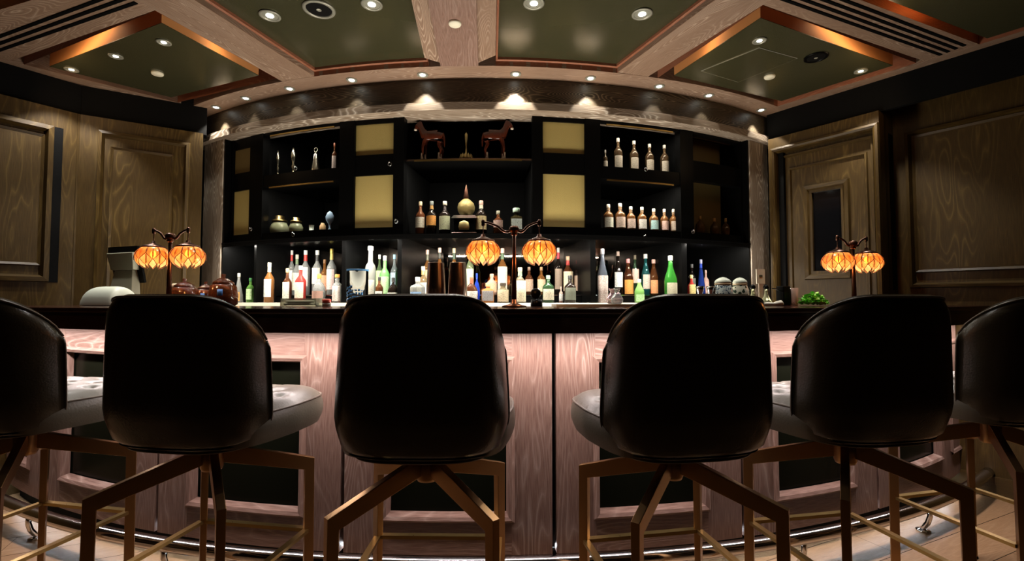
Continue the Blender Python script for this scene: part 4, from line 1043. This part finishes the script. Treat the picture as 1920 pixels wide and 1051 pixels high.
ph, _ = onarc(874, 302, 3.72); x, y = pol(ph, 3.72)
root = empty('lotus_ornament', (x, y, Z_SH), ph, 'gilded lotus ornament with slim spire between the two horses', 'ornament')
for k in range(12):
    t = 2 * pi * k / 12; mb = MB()
    rr = .045; mb.lathe([(.002, 0), (.012, .012), (.010, .028), (.0001, .045)], (0, 0, 0), 8, squash=.4, mat=Matrix.Translation((rr * cos(t), rr * sin(t), 0)) @ Matrix.Rotation(t + pi / 2, 4, 'Z') @ Matrix.Rotation(radians(-12), 4, 'X'))
    mb.build('lotus_petal', M['gold'], root)
mb = MB(); mb.lathe([(.03, 0), (.028, .02), (.008, .035), (.004, .09), (.006, .11), (.009, .15), (.010, .175), (.0001, .19)], n=12); mb.build('spire', M['gold'], root)

# ================================================================== THINGS ON THE BAR COUNTER (far side)
RC = 4.50
def cpos(px, r=RC):
    ph, _ = onarc(px, 568, r); x, y = pol(ph, r); return x, y, ph
def px2m(wpx, px, r=RC):
    x, y, ph = cpos(px, r); return wpx / F * y * cos(atan2(x, y))
# shakers
for k, px in enumerate((818, 867)):
    pxx = (817, 858)[k]; x, y, ph = cpos(pxx, 4.47); hh = (562 - 492) / F * y + (HC - Z_TOP)
    o = lathe_thing('cocktail_shaker', 0, 0, 0, Z_TOP, [(.047, 0), (.049, .004), (.046, hh * .5), (.040, hh - .004), (.041, hh), (.038, hh - .001), (.036, hh - .02), (.0001, hh - .03)], M['steel_dark'],
                    f'{["left", "right"][k]} tall metal cocktail shaker tin on the counter', 'shaker', xyz=(x, y, ph), n=32)
# jug with blue rim
x, y, ph = cpos(670, 4.46); hh = (562 - 505) / F * y + (HC - Z_TOP)
rj = .052
jug = lathe_thing('glass_jug', 0, 0, 0, Z_TOP, [(rj, 0), (rj, .006), (rj, hh), (rj - .003, hh), (rj - .003, .008), (.0001, .008)], simple('thin_glass', (.92, .95, .97), .02, trans=1, ior=1.06),
                  'tall clear glass beaker with blue rim and blue printed pattern', 'jug', xyz=(x, y, ph), n=32)
mb = MB(); mb.lathe([(rj + .0015, hh - .008), (rj + .002, hh + .001), (rj - .0035, hh + .001), (rj - .0035, hh - .008)], n=32, caps=False); mb.build('blue_rim', paint((.12, .38, .75), .3), jug)
mb = MB()
random.seed(3)
for row in range(4):
    z0 = .03 + row * .018; t = -pi / 2 - 1.0 + random.random() * .1
    while t < -pi / 2 + .95:
        w_ = .05 + random.random() * .16; h_ = .006 + random.random() * .008
        if row > 2 and t > -pi / 2 - .1: break
        def lf(u, v): a_ = t + w_ * u; return ((rj + .001) * cos(a_), (rj + .001) * sin(a_), z0 + h_ * v + .01 * sin((t + pi / 2) * 1.3 + 1) * (1 if row else 1))
        mb.grid(lf, 3, 1); t += w_ + .04 + random.random() * .05
mb.build('blue_print', paint((.08, .35, .8), .4), jug, solid=.0006)
random.seed(11)
# low clear tray of wrapped straws and its red jar
x, y, ph = cpos(567, 4.47)
root = empty('glass_tray', (x, y, Z_TOP), ph, 'low clear tray holding pale wrapped straws on the counter', 'tray')
mb = MB(); mb.box((0, 0, .003), (.20, .075, .006)); mb.box((0, -.036, .022), (.20, .003, .036)); mb.box((0, .036, .022), (.20, .003, .036)); mb.box((-.099, 0, .022), (.003, .072, .036)); mb.box((.099, 0, .022), (.003, .072, .036))
mb.build('tray_shell', glassmat((.85, .88, .75), .8), root)
for k in range(7):
    mb = MB(); yy = -.026 + .013 * (k % 5); zz = .012 + .012 * (k // 5); mb.tube([(-.085 + .01 * (k % 3), yy, zz), (.06 + .012 * (k % 3), yy, zz)], .006, 8); mb.build('wrapped_straw', M['offwhite'], root)
x, y, ph = cpos(605, 4.47)
lathe_thing('red_jar', 0, 0, 0, Z_TOP, [(.02, 0), (.021, .012), (.021, .018)], paint((.8, .78, .7), .4), 'small white jar with a red lid beside the clear tray', 'jar', [('lid', [(.0215, .018), (.0215, .034), (.015, .038), (.0001, .038)], paint((.75, .1, .06), .35))], xyz=(x + .02, y, ph))
# black bar tool left of the green-capped bottle
x, y, ph = cpos(1006, 4.50)
root = empty('bar_caddy', (x, y, Z_TOP), ph, 'small black bar caddy with round strainer under the right lamp globe', 'caddy')
mb = MB(); mb.lathe([(.028, 0), (.03, .004), (.027, .035), (.024, .035), (.022, .01), (.0001, .01)], n=20); mb.build('cup', M['black'], root)
mb = MB(); mb.lathe([(.0001, 0), (.024, .003), (.026, .008), (.022, .012), (.0001, .013)], (0, 0, 0), 20, mat=Matrix.Translation((-.005, 0, .062)) @ Matrix.Rotation(radians(80), 4, 'X')); mb.build('strainer', M['black'], root)
mb = MB(); mb.tube([(-.005, .004, .06), (.006, .0, .02)], .003, 6); mb.tube([(.012, .004, .09), (.004, .0, .02)], .003, 6); mb.build('handle', M['steel'], root)
# pale bar mat
m = MB(); a0_, a1_ = onarc(1042, 572, 4.56)[0], onarc(1210, 572, 4.56)[0]; m.arc(a0_, a1_, 4.44, 4.58, Z_TOP + .0005, Z_TOP + .012, 10)
tag(m.build('bar_mat', paint((.72, .70, .6), .6)), 'pale rectangular bar mat lying along the inner counter edge', 'mat')
# carafe
x, y, ph = cpos(1155, 4.52)
for dx, px, col, lab in ((0, 1157, (.85, .92, .95), 'small clear round carafe on the pale bar mat'), (0, 1148, (.9, .6, .65), 'small pink-tinted carafe behind the clear one')):
    x, y, ph = cpos(px, 4.53 if px == 1157 else 4.46)
    zb = Z_TOP + .012 if True else Z_TOP
    lathe_thing('small_carafe', 0, 0, 0, zb, [(.018, 0), (.028, .008), (.03, .025), (.02, .045), (.011, .056), (.012, .066), (.018, .078)], glassmat(col, .75), lab, 'carafe', xyz=(x, y, ph))
# jiggers
for k, px in enumerate((1313, 1333)):
    x, y, ph = cpos(px, 4.46); h = .105
    lathe_thing('jigger', 0, 0, 0, Z_TOP, [(.022, 0), (.018, h * .2), (.010, h * .47), (.009, h * .5), (.011, h * .54), (.018, h * .8), (.023, h), (.021, h), (.010, h * .6)], M['steel'], f'{["left", "right"][k]} hourglass steel jigger beside the patterned jars', 'jigger', xyz=(x, y, ph))
# ginger jars
def pattern_mat(c1, c2, scale, th):
    m_, nt, b_ = newmat('patterned_porcelain'); tc = nt.nodes.new('ShaderNodeTexCoord'); v = nt.nodes.new('ShaderNodeTexVoronoi'); v.inputs['Scale'].default_value = scale
    nt.links.new(tc.outputs['Object'], v.inputs['Vector']); r_ = nt.nodes.new('ShaderNodeValToRGB'); r_.color_ramp.interpolation = 'CONSTANT'
    r_.color_ramp.elements[0].color = (*c1, 1); r_.color_ramp.elements[1].color = (*c2, 1); r_.color_ramp.elements[1].position = th
    nt.links.new(v.outputs['Distance'], r_.inputs[0]); nt.links.new(r_.outputs[0], b_.inputs['Base Color']); b_.inputs['Roughness'].default_value = .15; return m_
for k, (px, w_, mt, lab) in enumerate(((1356, .052, pattern_mat((.02, .06, .12), (.5, .58, .55), 120, .42), 'blue speckled porcelain jar with domed lid on the counter'),
                                       (1388, .046, pattern_mat((.03, .05, .03), (.62, .6, .48), 45, .38), 'cream porcelain jar with dark roundels and domed lid'))):
    x, y, ph = cpos(px, 4.48); h = .120
    lathe_thing('porcelain_jar', 0, 0, 0, Z_TOP, [(w_ * .75, 0), (w_ * .9, .012), (w_, .05), (w_ * .95, .088), (w_ * .75, .112), (w_ * .7, h)], mt, lab, 'jar',
                [('lid', [(w_ * .78, h), (w_ * .8, h + .008), (w_ * .7, h + .018), (w_ * .35, h + .03), (.0001, h + .034)], paint((.62, .66, .55), .25)), ('lid_band', [(w_ * .79, h - .008), (w_ * .79, h)], paint((.5, .36, .2), .3))], xyz=(x, y, ph), n=32)
# pourer flasks
for k, px in enumerate((1412, 1437)):
    x, y, ph = cpos(px, 4.46)
    lathe_thing('dasher_bottle', 0, 0, 0, Z_TOP, [(.034, 0), (.034, .004), (.026, .03), (.014, .05), (.009, .07), (.009, .095)], glassmat((.8, .82, .5), .7), f'{["left", "right"][k]} clear conical dasher bottle with black spout', 'bottle',
                [('black_spout', [(.011, .093), (.015, .1), (.014, .108), (.006, .118), (.0001, .118)], M['black'])], xyz=(x, y, ph))
# card in holder
x, y, ph = cpos(1427, 4.43)
root = empty('card_stand', (x, y, Z_TOP), ph, 'white card with small dark print standing behind the dasher bottles', 'card')
mb = MB(); mb.box((0, 0, .165), (.064, .004, .082)); mb.build('card', paint((.85, .82, .66), .6), root)
mb = MB(); mb.box((0, -.0026, .167), (.024, .001, .012)); mb.build('dark_print', paint((.06, .08, .05), .6), root)
mb = MB(); mb.box((0, 0, .062), (.03, .003, .124)); mb.box((0, 0, .003), (.05, .035, .006)); mb.build('stand', paint((.5, .4, .3), .5), root)
# black card reader with cable
x, y, ph = cpos(1469, 4.48)
root = empty('black_canister', (x, y, Z_TOP), ph, 'tall black canister with a cable in front of the door jamb', 'canister')
mb = MB(); mb.box((0, 0, .055), (.056, .05, .11)); mb.build('canister_body', M['black'], root, bevel=.004)
mb = MB(); mb.tube([(-.028, -.02, .08), (-.06, -.02, .086), (-.085, -.015, .095), (-.1, -.01, .096)], .003, 6); mb.build('cable', M['black'], root)
x, y, ph = cpos(1488, 4.50)
lathe_thing('amber_tumbler', 0, 0, 0, Z_TOP, [(.020, 0), (.022, .004), (.025, .1), (.023, .1), (.020, .006), (.0001, .006)], glassmat((.75, .5, .4), .7), 'slim tumbler of brownish glass between black canister and mint', 'glass', xyz=(x, y, ph))
x, y, ph = cpos(1450, 4.62)
mb = MB(); mb.tube([(-.07, 0, .010), (-.03, .004, .011), (.0, -.002, .010), (.03, .002, .014), (.05, .0, .016), (.066, .0, .010)], [.008, .010, .009, .013, .015, .006], 10)
tag(mb.build('rolled_towel', M['offwhite'], None, (x, y, Z_TOP), ph), 'rolled pale bar towel lying left of the mint', 'towel')
# mint bunch
x, y, ph = cpos(1525, 4.60)
root = empty('mint_bunch', (x, y, Z_TOP), ph, 'fresh bunch of bright green mint leaves on the counter', 'mint')
for nm, mt, cnt in (('mint_leaves', M['mint'], 170), ('pale_mint_leaves', M['mint2'], 90)):
    mb = MB()
    for k in range(cnt):
        t = random.random() * 2 * pi; q = sqrt(random.random()); zz = .010 + .062 * (1 - q * q) * random.random() ** .5
        c = Vector((.085 * q * cos(t), .045 * q * sin(t), zz)); L_ = .018 + random.random() * .014
        R3 = Matrix.Rotation(t + random.uniform(-.8, .8), 3, 'Z') @ Matrix.Rotation(-random.uniform(-.2, 1.1), 3, 'Y') @ Matrix.Rotation(random.uniform(-.6, .6), 3, 'X')
        def lf(u, v): 
            w_ = .42 * sin(pi * min(1, .04 + v * .98)) ** .8; return c + R3 @ Vector((L_ * (v - .3), L_ * w_ * (u - .5) * 2, L_ * (.12 * (2 * u - 1) ** 2 - .25 * v * v)))
        mb.grid(lf, 2, 4)
    o = mb.build(nm, mt, root); o['kind'] = 'stuff'
# left side: till, receipt printer, copper pots
x, y, ph = cpos(205, 4.62)
root = empty('receipt_printer', (x, y, Z_TOP), ph + .1, 'white rounded receipt printer on the left end of the counter', 'printer'); root.scale = (1.1, 1, 1.5)
def rprof(u, v):
    # rounded loaf: u across width, v around
    t = pi * v; xx = (u - .5) * .25; e = sqrt(max(0, 1 - abs(2 * u - 1) ** 6)); return Vector((xx, -.07 * cos(t), .002 + .07 * sin(t) ** .7 * (.55 + .45 * e)))
mb = MB(); mb.grid(rprof, 24, 12)
for s in (0, 1):
    mb.face([rprof(s, k / 12) for k in (range(13) if s else range(12, -1, -1))])
mb.build('printer_shell', M['white'], root)
mb = MB(); mb.box((-.03, -.0605, .036), (.030, .001, .003)); mb.box((-.032, -.0625, .026), (.022, .001, .002)); mb.build('faint_print', paint((.3, .33, .28), .6), root)
mb = MB(); mb.box((.01, .0, .0015), (.24, .13, .003)); mb.build('foot', M['black'], root)
x, y, ph = cpos(235, 4.46)
root = empty('till_monitor', (x, y, Z_TOP), ph + .15, 'pale till monitor leaning back on its stand, seen from behind', 'monitor'); root.scale = (1.1, 1, 1.3)
R_ = Matrix.Rotation(radians(14), 4, 'X')
mb = MB(); mb.box((0, 0, 0), (.25, .012, .026), Matrix.Translation((0, -.02, .262))); mb.box((0, .012, -.02), (.25, .012, .16), Matrix.Translation((0, -.01, .20)) @ R_); mb.build('screen_bezel', M['black'], root)
mb = MB(); mb.hexa([(-.09, -.03, .165), (.1, -.03, .165), (.1, .01, .165), (-.09, .01, .165)], [(-.11, -.045, .245), (.11, -.045, .245), (.11, .0, .245), (-.11, .0, .245)]); mb.build('rear_housing', simple('pale_grey_plastic', (.30, .31, .23), .45), root, bevel=.004)
mb = MB(); mb.hexa([(-.12, -.035, .0), (.10, -.035, .0), (.10, .02, .0), (-.12, .02, .0)], [(-.07, -.02, .165), (.08, -.02, .165), (.08, .02, .165), (-.07, .02, .165)]); mb.build('stand', simple('grey_plastic', (.18, .17, .12), .5), root, bevel=.003)
x, y, ph = cpos(285, 4.60)
mb = MB(); mb.grid(lambda u, v: Vector(((u - .5) * .2, -.05 * cos(pi * v), .003 + .062 * sin(pi * v) ** .8 * (1 - abs(2 * u - 1) ** 3 * .8))), 20, 10)
for s in (0, 1): mb.face([(((s - .5) * .2), -.05 * cos(pi * k / 10), .003 + .062 * sin(pi * k / 10) ** .8 * .2) for k in (range(11) if s else range(10, -1, -1))])
tag(mb.build('telephone_base', M['black'], None, (x, y, Z_TOP), ph), 'low black rounded device beside the white receipt printer', 'device')
ag = simple('amber_brown_glass', (.085, .022, .008), .1, trans=.3)
for k, (px, w_, hh, lab) in enumerate(((345, .068, .115, 'brown glass lidded pot right of the left table lamp'), (385, .05, .10, 'smaller brown glass pot between two larger ones'), (418, .068, .13, 'brown glass lidded pot next to the back bar corner'))):
    x, y, ph = cpos(px, 4.52)
    o = lathe_thing('brown_glass_pot', 0, 0, 0, Z_TOP, [(w_ * .8, 0), (w_, .01), (w_ * 1.04, hh * .45), (w_ * .9, hh * .8), (w_ * .7, hh * .9)], ag, lab, 'pot',
                    [('lid', [(w_ * .74, hh * .9), (w_ * .7, hh * .97), (w_ * .3, hh * 1.12), (w_ * .12, hh * 1.14), (w_ * .16, hh * 1.28), (.0001, hh * 1.3)], ag)], xyz=(x, y, ph))
    if k != 0:
        mb = MB(); rr = w_ * 1.045
        mb.grid(lambda u, v: Vector((rr * cos(-pi / 2 + .45 + .35 * u), rr * sin(-pi / 2 + .45 + .35 * u), hh * (.42 + .25 * v))), 4, 1); mb.build('blue_sticker', paint((.06, .22, .65), .4), o, solid=.0006)
x, y, ph = cpos(335, 4.44)
lathe_thing('cream_bowl', 0, 0, 0, Z_TOP, [(.02, 0), (.022, .085), (.036, .1), (.04, .115), (.03, .125), (.0001, .126)], paint((.8, .6, .4), .4), 'cream topped jar behind the left lamp pole', 'jar', xyz=(x, y, ph))

# ================================================================== TABLE LAMPS
def make_lamp(x, y, rz, sc, lab, dx=(.125, .125), y_drop=(0, 0)):
    root = empty('table_lamp', (x, y, Z_TOP), rz, lab, 'table lamp', None)
    Hh = .335 * sc
    mb = MB(); mb.lathe([(.055, 0), (.055, .006), (.03, .012), (.014, .02), (.012, .035)], n=28); mb.build('base', M['bronze_dark'], root)
    mb = MB(); mb.lathe([(.0115, .03), (.0105, .12 * sc), (.0095, Hh * .62), (.0085, Hh * .63), (.008, Hh)], n=16); mb.build('pole', M['bronze_dark'], root)
    mb = MB(); mb.lathe([(.008, Hh - .02), (.016, Hh - .012), (.013, Hh - .006), (.022, Hh), (.023, Hh + .016), (.016, Hh + .025), (.0001, Hh + .028)], n=20); mb.build('hub', M['bronze_dark'], root)
    for s, d in ((-1, dx[0]), (1, dx[1])):
        pts = []
        for k in range(13):
            t = k / 12; xx = s * (.012 + (d - .012) * t); zz = Hh + .008 + .03 * (t * t * (3 - 2 * t)) * 1.15 - .012 * sin(pi * min(1, t * 2.2)) * (1 if t < .46 else 0)
            pts.append((xx, 0, zz))
        mb = MB(); mb.tube(pts, [.0065 - .002 * k / 12 for k in range(13)], 10); arm = mb.build('arm', M['bronze_dark'], root)
        ze = pts[-1][2]
        mb = MB(); mb.lathe([(.0055, -.018), (.008, -.014), (.0085, .004), (.005, .012), (.0001, .013)], (s * d, 0, ze), 12); mb.build('arm_end', M['bronze_dark'], root)
        zs = ze - .062 * sc
        mb = MB(); mb.tube([(s * d, 0, ze - .01), (s * d, 0, zs)], .0022, 8); mb.build('drop_rod', M['bronze_dark'], root)
        mb = MB(); mb.lathe([(.0001, .022), (.008, .020), (.011, .010), (.024, .004), (.050, -.006), (.054, -.012), (.046, -.015), (.0001, -.010)], (s * d, 0, zs - .012), 28, caps=False); mb.build('shade_cap', M['bronze_dark'], root)
        # lotus shade
        zc = zs - .024
        Rm = .071
        def surf(ang, v, rad=1.0):   # v 0 top .. 1 bottom
            th = radians(38) + v * radians(108)
            r = Rm * sin(th) ** .9 * rad; return Vector((r * cos(ang), r * sin(ang), -.058 * (cos(radians(38)) - cos(th)) * 1.06))
        sh = empty_part = None
        mb = MB(); ln = MB()
        for tier, (n_, v0, v1, off, rad) in enumerate(((8, -.02, .62, 0, 1.07), (8, .05, .98, .5, 1.035), (8, .2, 1.12, 0, 1.0))):
            for k in range(n_):
                ac = 2 * pi * (k + off) / n_; hw = 2 * pi / n_ * .54
                def wf(t): return hw * (sin(pi * (t * .78 + .22)) ** .6 if t < 1 else 0) * (1 if t < .35 else max(0, 1 - ((t - .35) / .65) ** 2.6))
                def pf(u, v):
                    a_ = ac + (u - .5) * 2 * wf(v); vv = v0 + (v1 - v0) * v
                    return surf(a_, vv, rad + .05 * v * v - .03 * (2 * u - 1) ** 2 * .4)
                mb.grid(pf, 4, 7)
                e_ = [pf(0, t / 8) for t in range(9)] + [pf(1, t / 8) for t in range(7, -1, -1)]
                ln.tube(e_, .0014, 4)
        shade = mb.build('lotus_shade', M['petal'], root, (s * d, 0, zc))
        ln.build('shade_leading', M['petal_line'], shade)
        mb = MB(); mb.lathe([(.0001, -.02), (.009, -.016), (.0125, -.004), (.010, .008), (.005, .016), (.0001, .018)], n=14); mb.build('bulb', M['bulb'], root, (s * d, 0, zc - .032))
        wx, wy = x + s * d * cos(rz), y + s * d * sin(rz)
        l = bpy.data.lights.new('lamp_glow', 'POINT'); l.energy = 1.1; l.color = (1, .60, .30); l.shadow_soft_size = .012
        lo_ = bpy.data.objects.new('lamp_glow', l); COL.objects.link(lo_); lo_.location = (wx, wy, Z_TOP + zc - .058)
    return root
x, y, ph = cpos(964, 4.72); make_lamp(x, y, 0, 1.0, 'bronze twin-arm table lamp with amber lotus shades at the counter centre', (.138, .112))
x, y, ph = cpos(316, 4.72); make_lamp(x, y, ph * .5, 1.0, 'bronze twin-arm table lamp with amber lotus shades near the till', (.095, .10))
x, y, ph = cpos(1602, 4.72); make_lamp(x, y, ph * .5, .97, 'bronze twin-arm table lamp with amber lotus shades beside the door', (.10, .09))

# ================================================================== BAR STOOLS
def make_stool():
    root = empty('bar_stool', (0, 0, 0))
    # shell: back and low arms wrap, +y is forward
    zb, zt = .685, 1.135
    def shell(u, v, inner=0):
        t = (u - .5) * 2; ang = t * radians(84)        # 0 = straight back
        at = abs(t)
        q_ = max(0, (at - .22) / .78); top = zt - .004 * at ** 2 - .15 * (1 - sqrt(max(0, 1 - q_ * q_ * .98)))
        top = top - (.0)
        z = zb + (top - zb) * v
        hv = (z - zb) / (zt - zb)
        # plan half width / depth: narrow at the foot, full at seat height, slightly drawn in at the top
        wf = .87 + .13 * min(1, hv / .22) ** .55 if hv < .22 else 1.0 - .085 * ((hv - .22) / .78) ** 1.3
        a_, b_ = .255 * wf, .235 * (.86 + .14 * min(1, hv / .22)) if hv < .22 else .235 + .02 * hv
        a_ -= inner; b_ -= inner
        e = .62
        sx = math.copysign(abs(sin(ang)) ** e, sin(ang)); cyy = math.copysign(abs(cos(ang)) ** e, cos(ang))
        r_edge = 0
        if v > .9: r_edge = ((v - .9) / .1) ** 2 * .012
        if v < .08: r_edge = ((.08 - v) / .08) ** 2 * .02
        return Vector(((a_ - r_edge) * sx, -(b_ - r_edge) * cyy + .0, z))
    mb = MB(); nu, nv = 36, 14
    mb.grid(lambda u, v: shell(u, v), nu, nv)
    nverts = len(mb.v)
    mb.grid(lambda u, v: shell(1 - u, v, .042), nu, nv)
    # close the rim, foot and ends
    for i in range(nu):
        u0, u1 = i / nu, (i + 1) / nu
        mid0 = (shell(u0, 1) + shell(u0, 1, .042)) / 2 + Vector((0, 0, .012)); mid1 = (shell(u1, 1) + shell(u1, 1, .042)) / 2 + Vector((0, 0, .012))
        mb.face([shell(u0, 1), shell(u1, 1), mid1, mid0], smooth=True); mb.face([mid0, mid1, shell(u1, 1, .042), shell(u0, 1, .042)], smooth=True)
        mb.face([shell(u1, 0), shell(u0, 0), shell(u0, 0, .042), shell(u1, 0, .042)], smooth=True)
    for e_ in (0, 1):
        for j in range(nv):
            q = [shell(e_, j / nv), shell(e_, (j + 1) / nv), shell(e_, (j + 1) / nv, .042), shell(e_, j / nv, .042)]
            mb.face(q if e_ else q[::-1], smooth=True)
    o = mb.build('backrest_shell', M['leather'], root); wd = o.modifiers.new('w', 'WELD'); wd.merge_threshold = .0005
    mb = MB(); mb.tube([shell(i / 40, 1.0, .0) + Vector((0, 0, .004)) for i in range(41)], .0035, 6); mb.tube([shell(i / 40, 0.0, .0) for i in range(41)], .0035, 6)
    mb.tube([shell(0, i / 14) for i in range(15)], .0035, 6); mb.tube([shell(1, i / 14) for i in range(15)], .0035, 6)
    mb.build('welt_piping', M['piping'], o)
    # underside board
    mb = MB(); mb.face([tuple(shell(i / 24, .03)) for i in range(25)]); mb.build('base_board', M['blackmat'], o)
    # seat cushion: rounded square, tufted
    sw, y0, y1 = .262, -.17, .28
    def seat_pt(u, v, zf):
        X = (u * 2 - 1); Y = (v * 2 - 1)
        k = 5.0; m_ = (abs(X) ** k + abs(Y) ** k) ** (1 / k); mm_ = max(abs(X), abs(Y))
        sq = mm_ / m_ if m_ > 0 else 1
        x_ = X * sq * sw; y_ = (y0 + y1) / 2 + Y * sq * (y1 - y0) / 2
        if y_ < .05: x_ *= 1 - .13 * (.05 - y_) / .22
        return x_, y_, mm_
    TB = [(-.13, -.02), (0, -.02), (.13, -.02), (-.065, .06), (.065, .06), (-.195, .06), (.195, .06), (-.13, .14), (0, .14), (.13, .14), (-.065, .215), (.065, .215)]
    def topf(u, v):
        x_, y_, mm_ = seat_pt(u, v, 0); z = .815 - .02 * max(0, (mm_ - .75) / .25) ** 2.5 * 1.5
        for bx, by in TB:
            d_ = hypot(x_ - bx, y_ - by); z -= .016 * math.exp(-(d_ / .022) ** 2)
        # diagonal creases
        g = min(abs(((x_ + y_ * .8 + .114) / .13) % 1 - .5), abs(((x_ - y_ * .8 - .016) / .13) % 1 - .5)); 
        z -= .004 * max(0, 1 - (0.5 - g if g > .25 else 1) * 14) if g > .25 else 0
        return Vector((x_, y_, z))
    mb = MB(); mb.grid(topf, 44, 40)
    def sidef(u, v):
        t = u * 4; k = int(t) % 4; f_ = t - int(t)
        uu, vv = [(f_, 0), (1, f_), (1 - f_, 1), (0, 1 - f_)][k]
        x_, y_, mm_ = seat_pt(uu, vv, 0); zt_ = topf(uu, vv).z; zb_ = .69
        bul = .010 * sin(pi * v); sx = 1 + bul / .26 - .02 * (1 - v) ** 2
        return Vector((x_ * sx, ((y0 + y1) / 2) + (y_ - (y0 + y1) / 2) * sx, zb_ + (zt_ - zb_) * v))
    mb.grid(sidef, 96, 8, closeu=True)
    seat = mb.build('seat_cushion', M['leather_seat'], root); wd = seat.modifiers.new('w', 'WELD'); wd.merge_threshold = .0008
    mb = MB(); pts = [sidef(i / 64 % 1, .97) + Vector((0, 0, .001)) for i in range(65)]; mb.tube(pts, .0042, 6); mb.build('seat_piping', M['piping'], seat)
    for bx, by in TB:
        mb = MB(); mb.lathe([(.0001, .8045), (.006, .8035), (.008, .8)][::-1], (bx, by, 0), 10, caps=False); mb.build('button', M['leather_seat'], seat)
    # swivel column and under plate
    mb = MB(); mb.lathe([(.030, .575), (.034, .585), (.034, .66), (.03, .665), (.075, .675), (.075, .70)], n=24); mb.build('swivel_column', M['bronze'], root)
    # four bent flat-bar legs
    hs = .225
    for sx in (-1, 1):
        for sy in (-1, 1):
            mb = MB(); d_ = Vector((sx, sy, 0)).normalized(); s_ = Vector((-d_.y, d_.x, 0)) * .012
            c0 = Vector((sx * .02, sy * .02, 0)); c1 = Vector((sx * hs, sy * hs, 0)); ci = c1 - d_ * .032
            # arm: tapered bar
            A_ = [(c0, .605, .660), (c1, .560, .592)]
            b = [c0 + Vector((0, 0, .595)) - s_, c0 + Vector((0, 0, .595)) + s_, ci + Vector((0, 0, .518)) + s_, ci + Vector((0, 0, .518)) - s_]
            t = [c0 + Vector((0, 0, .655)) - s_, c0 + Vector((0, 0, .655)) + s_, c1 + Vector((0, 0, .555)) + s_, c1 + Vector((0, 0, .555)) - s_]
            mb.hexa([tuple(p) for p in b[::-1]], [tuple(p) for p in t[::-1]])
            # upright: slightly tapered
            b = [ci * 1.012 - s_ * .8, ci * 1.012 + s_ * .8, c1 * 1.01 + s_ * .8, c1 * 1.01 - s_ * .8]
            b = [Vector((p.x, p.y, .012)) for p in b]
            t = [ci + Vector((0, 0, .518)) - s_, ci + Vector((0, 0, .518)) + s_, c1 + Vector((0, 0, .555)) + s_, c1 + Vector((0, 0, .555)) - s_]
            mb.hexa([tuple(p) for p in b[::-1]], [tuple(p) for p in t[::-1]])
            leg = mb.build('leg', M['bronze'], root, bevel=.0015)
            mb = MB(); mb.lathe([(.014, 0), (.015, .004), (.012, .012)], (c1.x * .99 - d_.x * .014, c1.y * .99 - d_.y * .014, 0), 12); mb.build('glide', M['black'], leg)
    zf = .30; h2 = hs - .012
    for (a, b) in (((-h2, -h2), (h2, -h2)), ((h2, -h2), (h2, h2)), ((h2, h2), (-h2, h2)), ((-h2, h2), (-h2, -h2))):
        mb = MB(); a, b = Vector(a), Vector(b); d_ = (b - a).normalized(); n_ = Vector((-d_.y, d_.x)) * .011
        mb.prism([tuple(a + d_ * .012 - n_), tuple(b - d_ * .012 - n_), tuple(b - d_ * .012 + n_), tuple(a + d_ * .012 + n_)], zf - .006, zf + .006)
        mb.build('footrest_bar', M['brass'], root)
    return root
spots = [(-1.755, 1.755, -11, 'dark brown leather bar stool cut off at the left edge of the photo'),
         (-.985, 1.60, -9, 'dark brown leather bar stool, second from the left, below the left lamp'),
         (-.262, 1.51, -1, 'dark brown leather bar stool nearest the middle, left of the central panel gap'),
         (.500, 1.525, 10, 'dark brown leather bar stool with seat showing on its left, right of the central gap'),
         (1.14, 1.665, 10, 'dark brown leather bar stool second from the right, below the right lamp'),
         (1.87, 1.90, 13, 'dark brown leather bar stool cut off at the right edge of the photo')]
proto = make_stool()
for i, (x, y, a, lab) in enumerate(spots):
    o = proto if i == 0 else copy_tree(proto)
    o.location = (x, y, 0); o.rotation_euler = (0, 0, radians(a)); tag(o, lab, 'bar stool', 'leather bar stools along the bar')
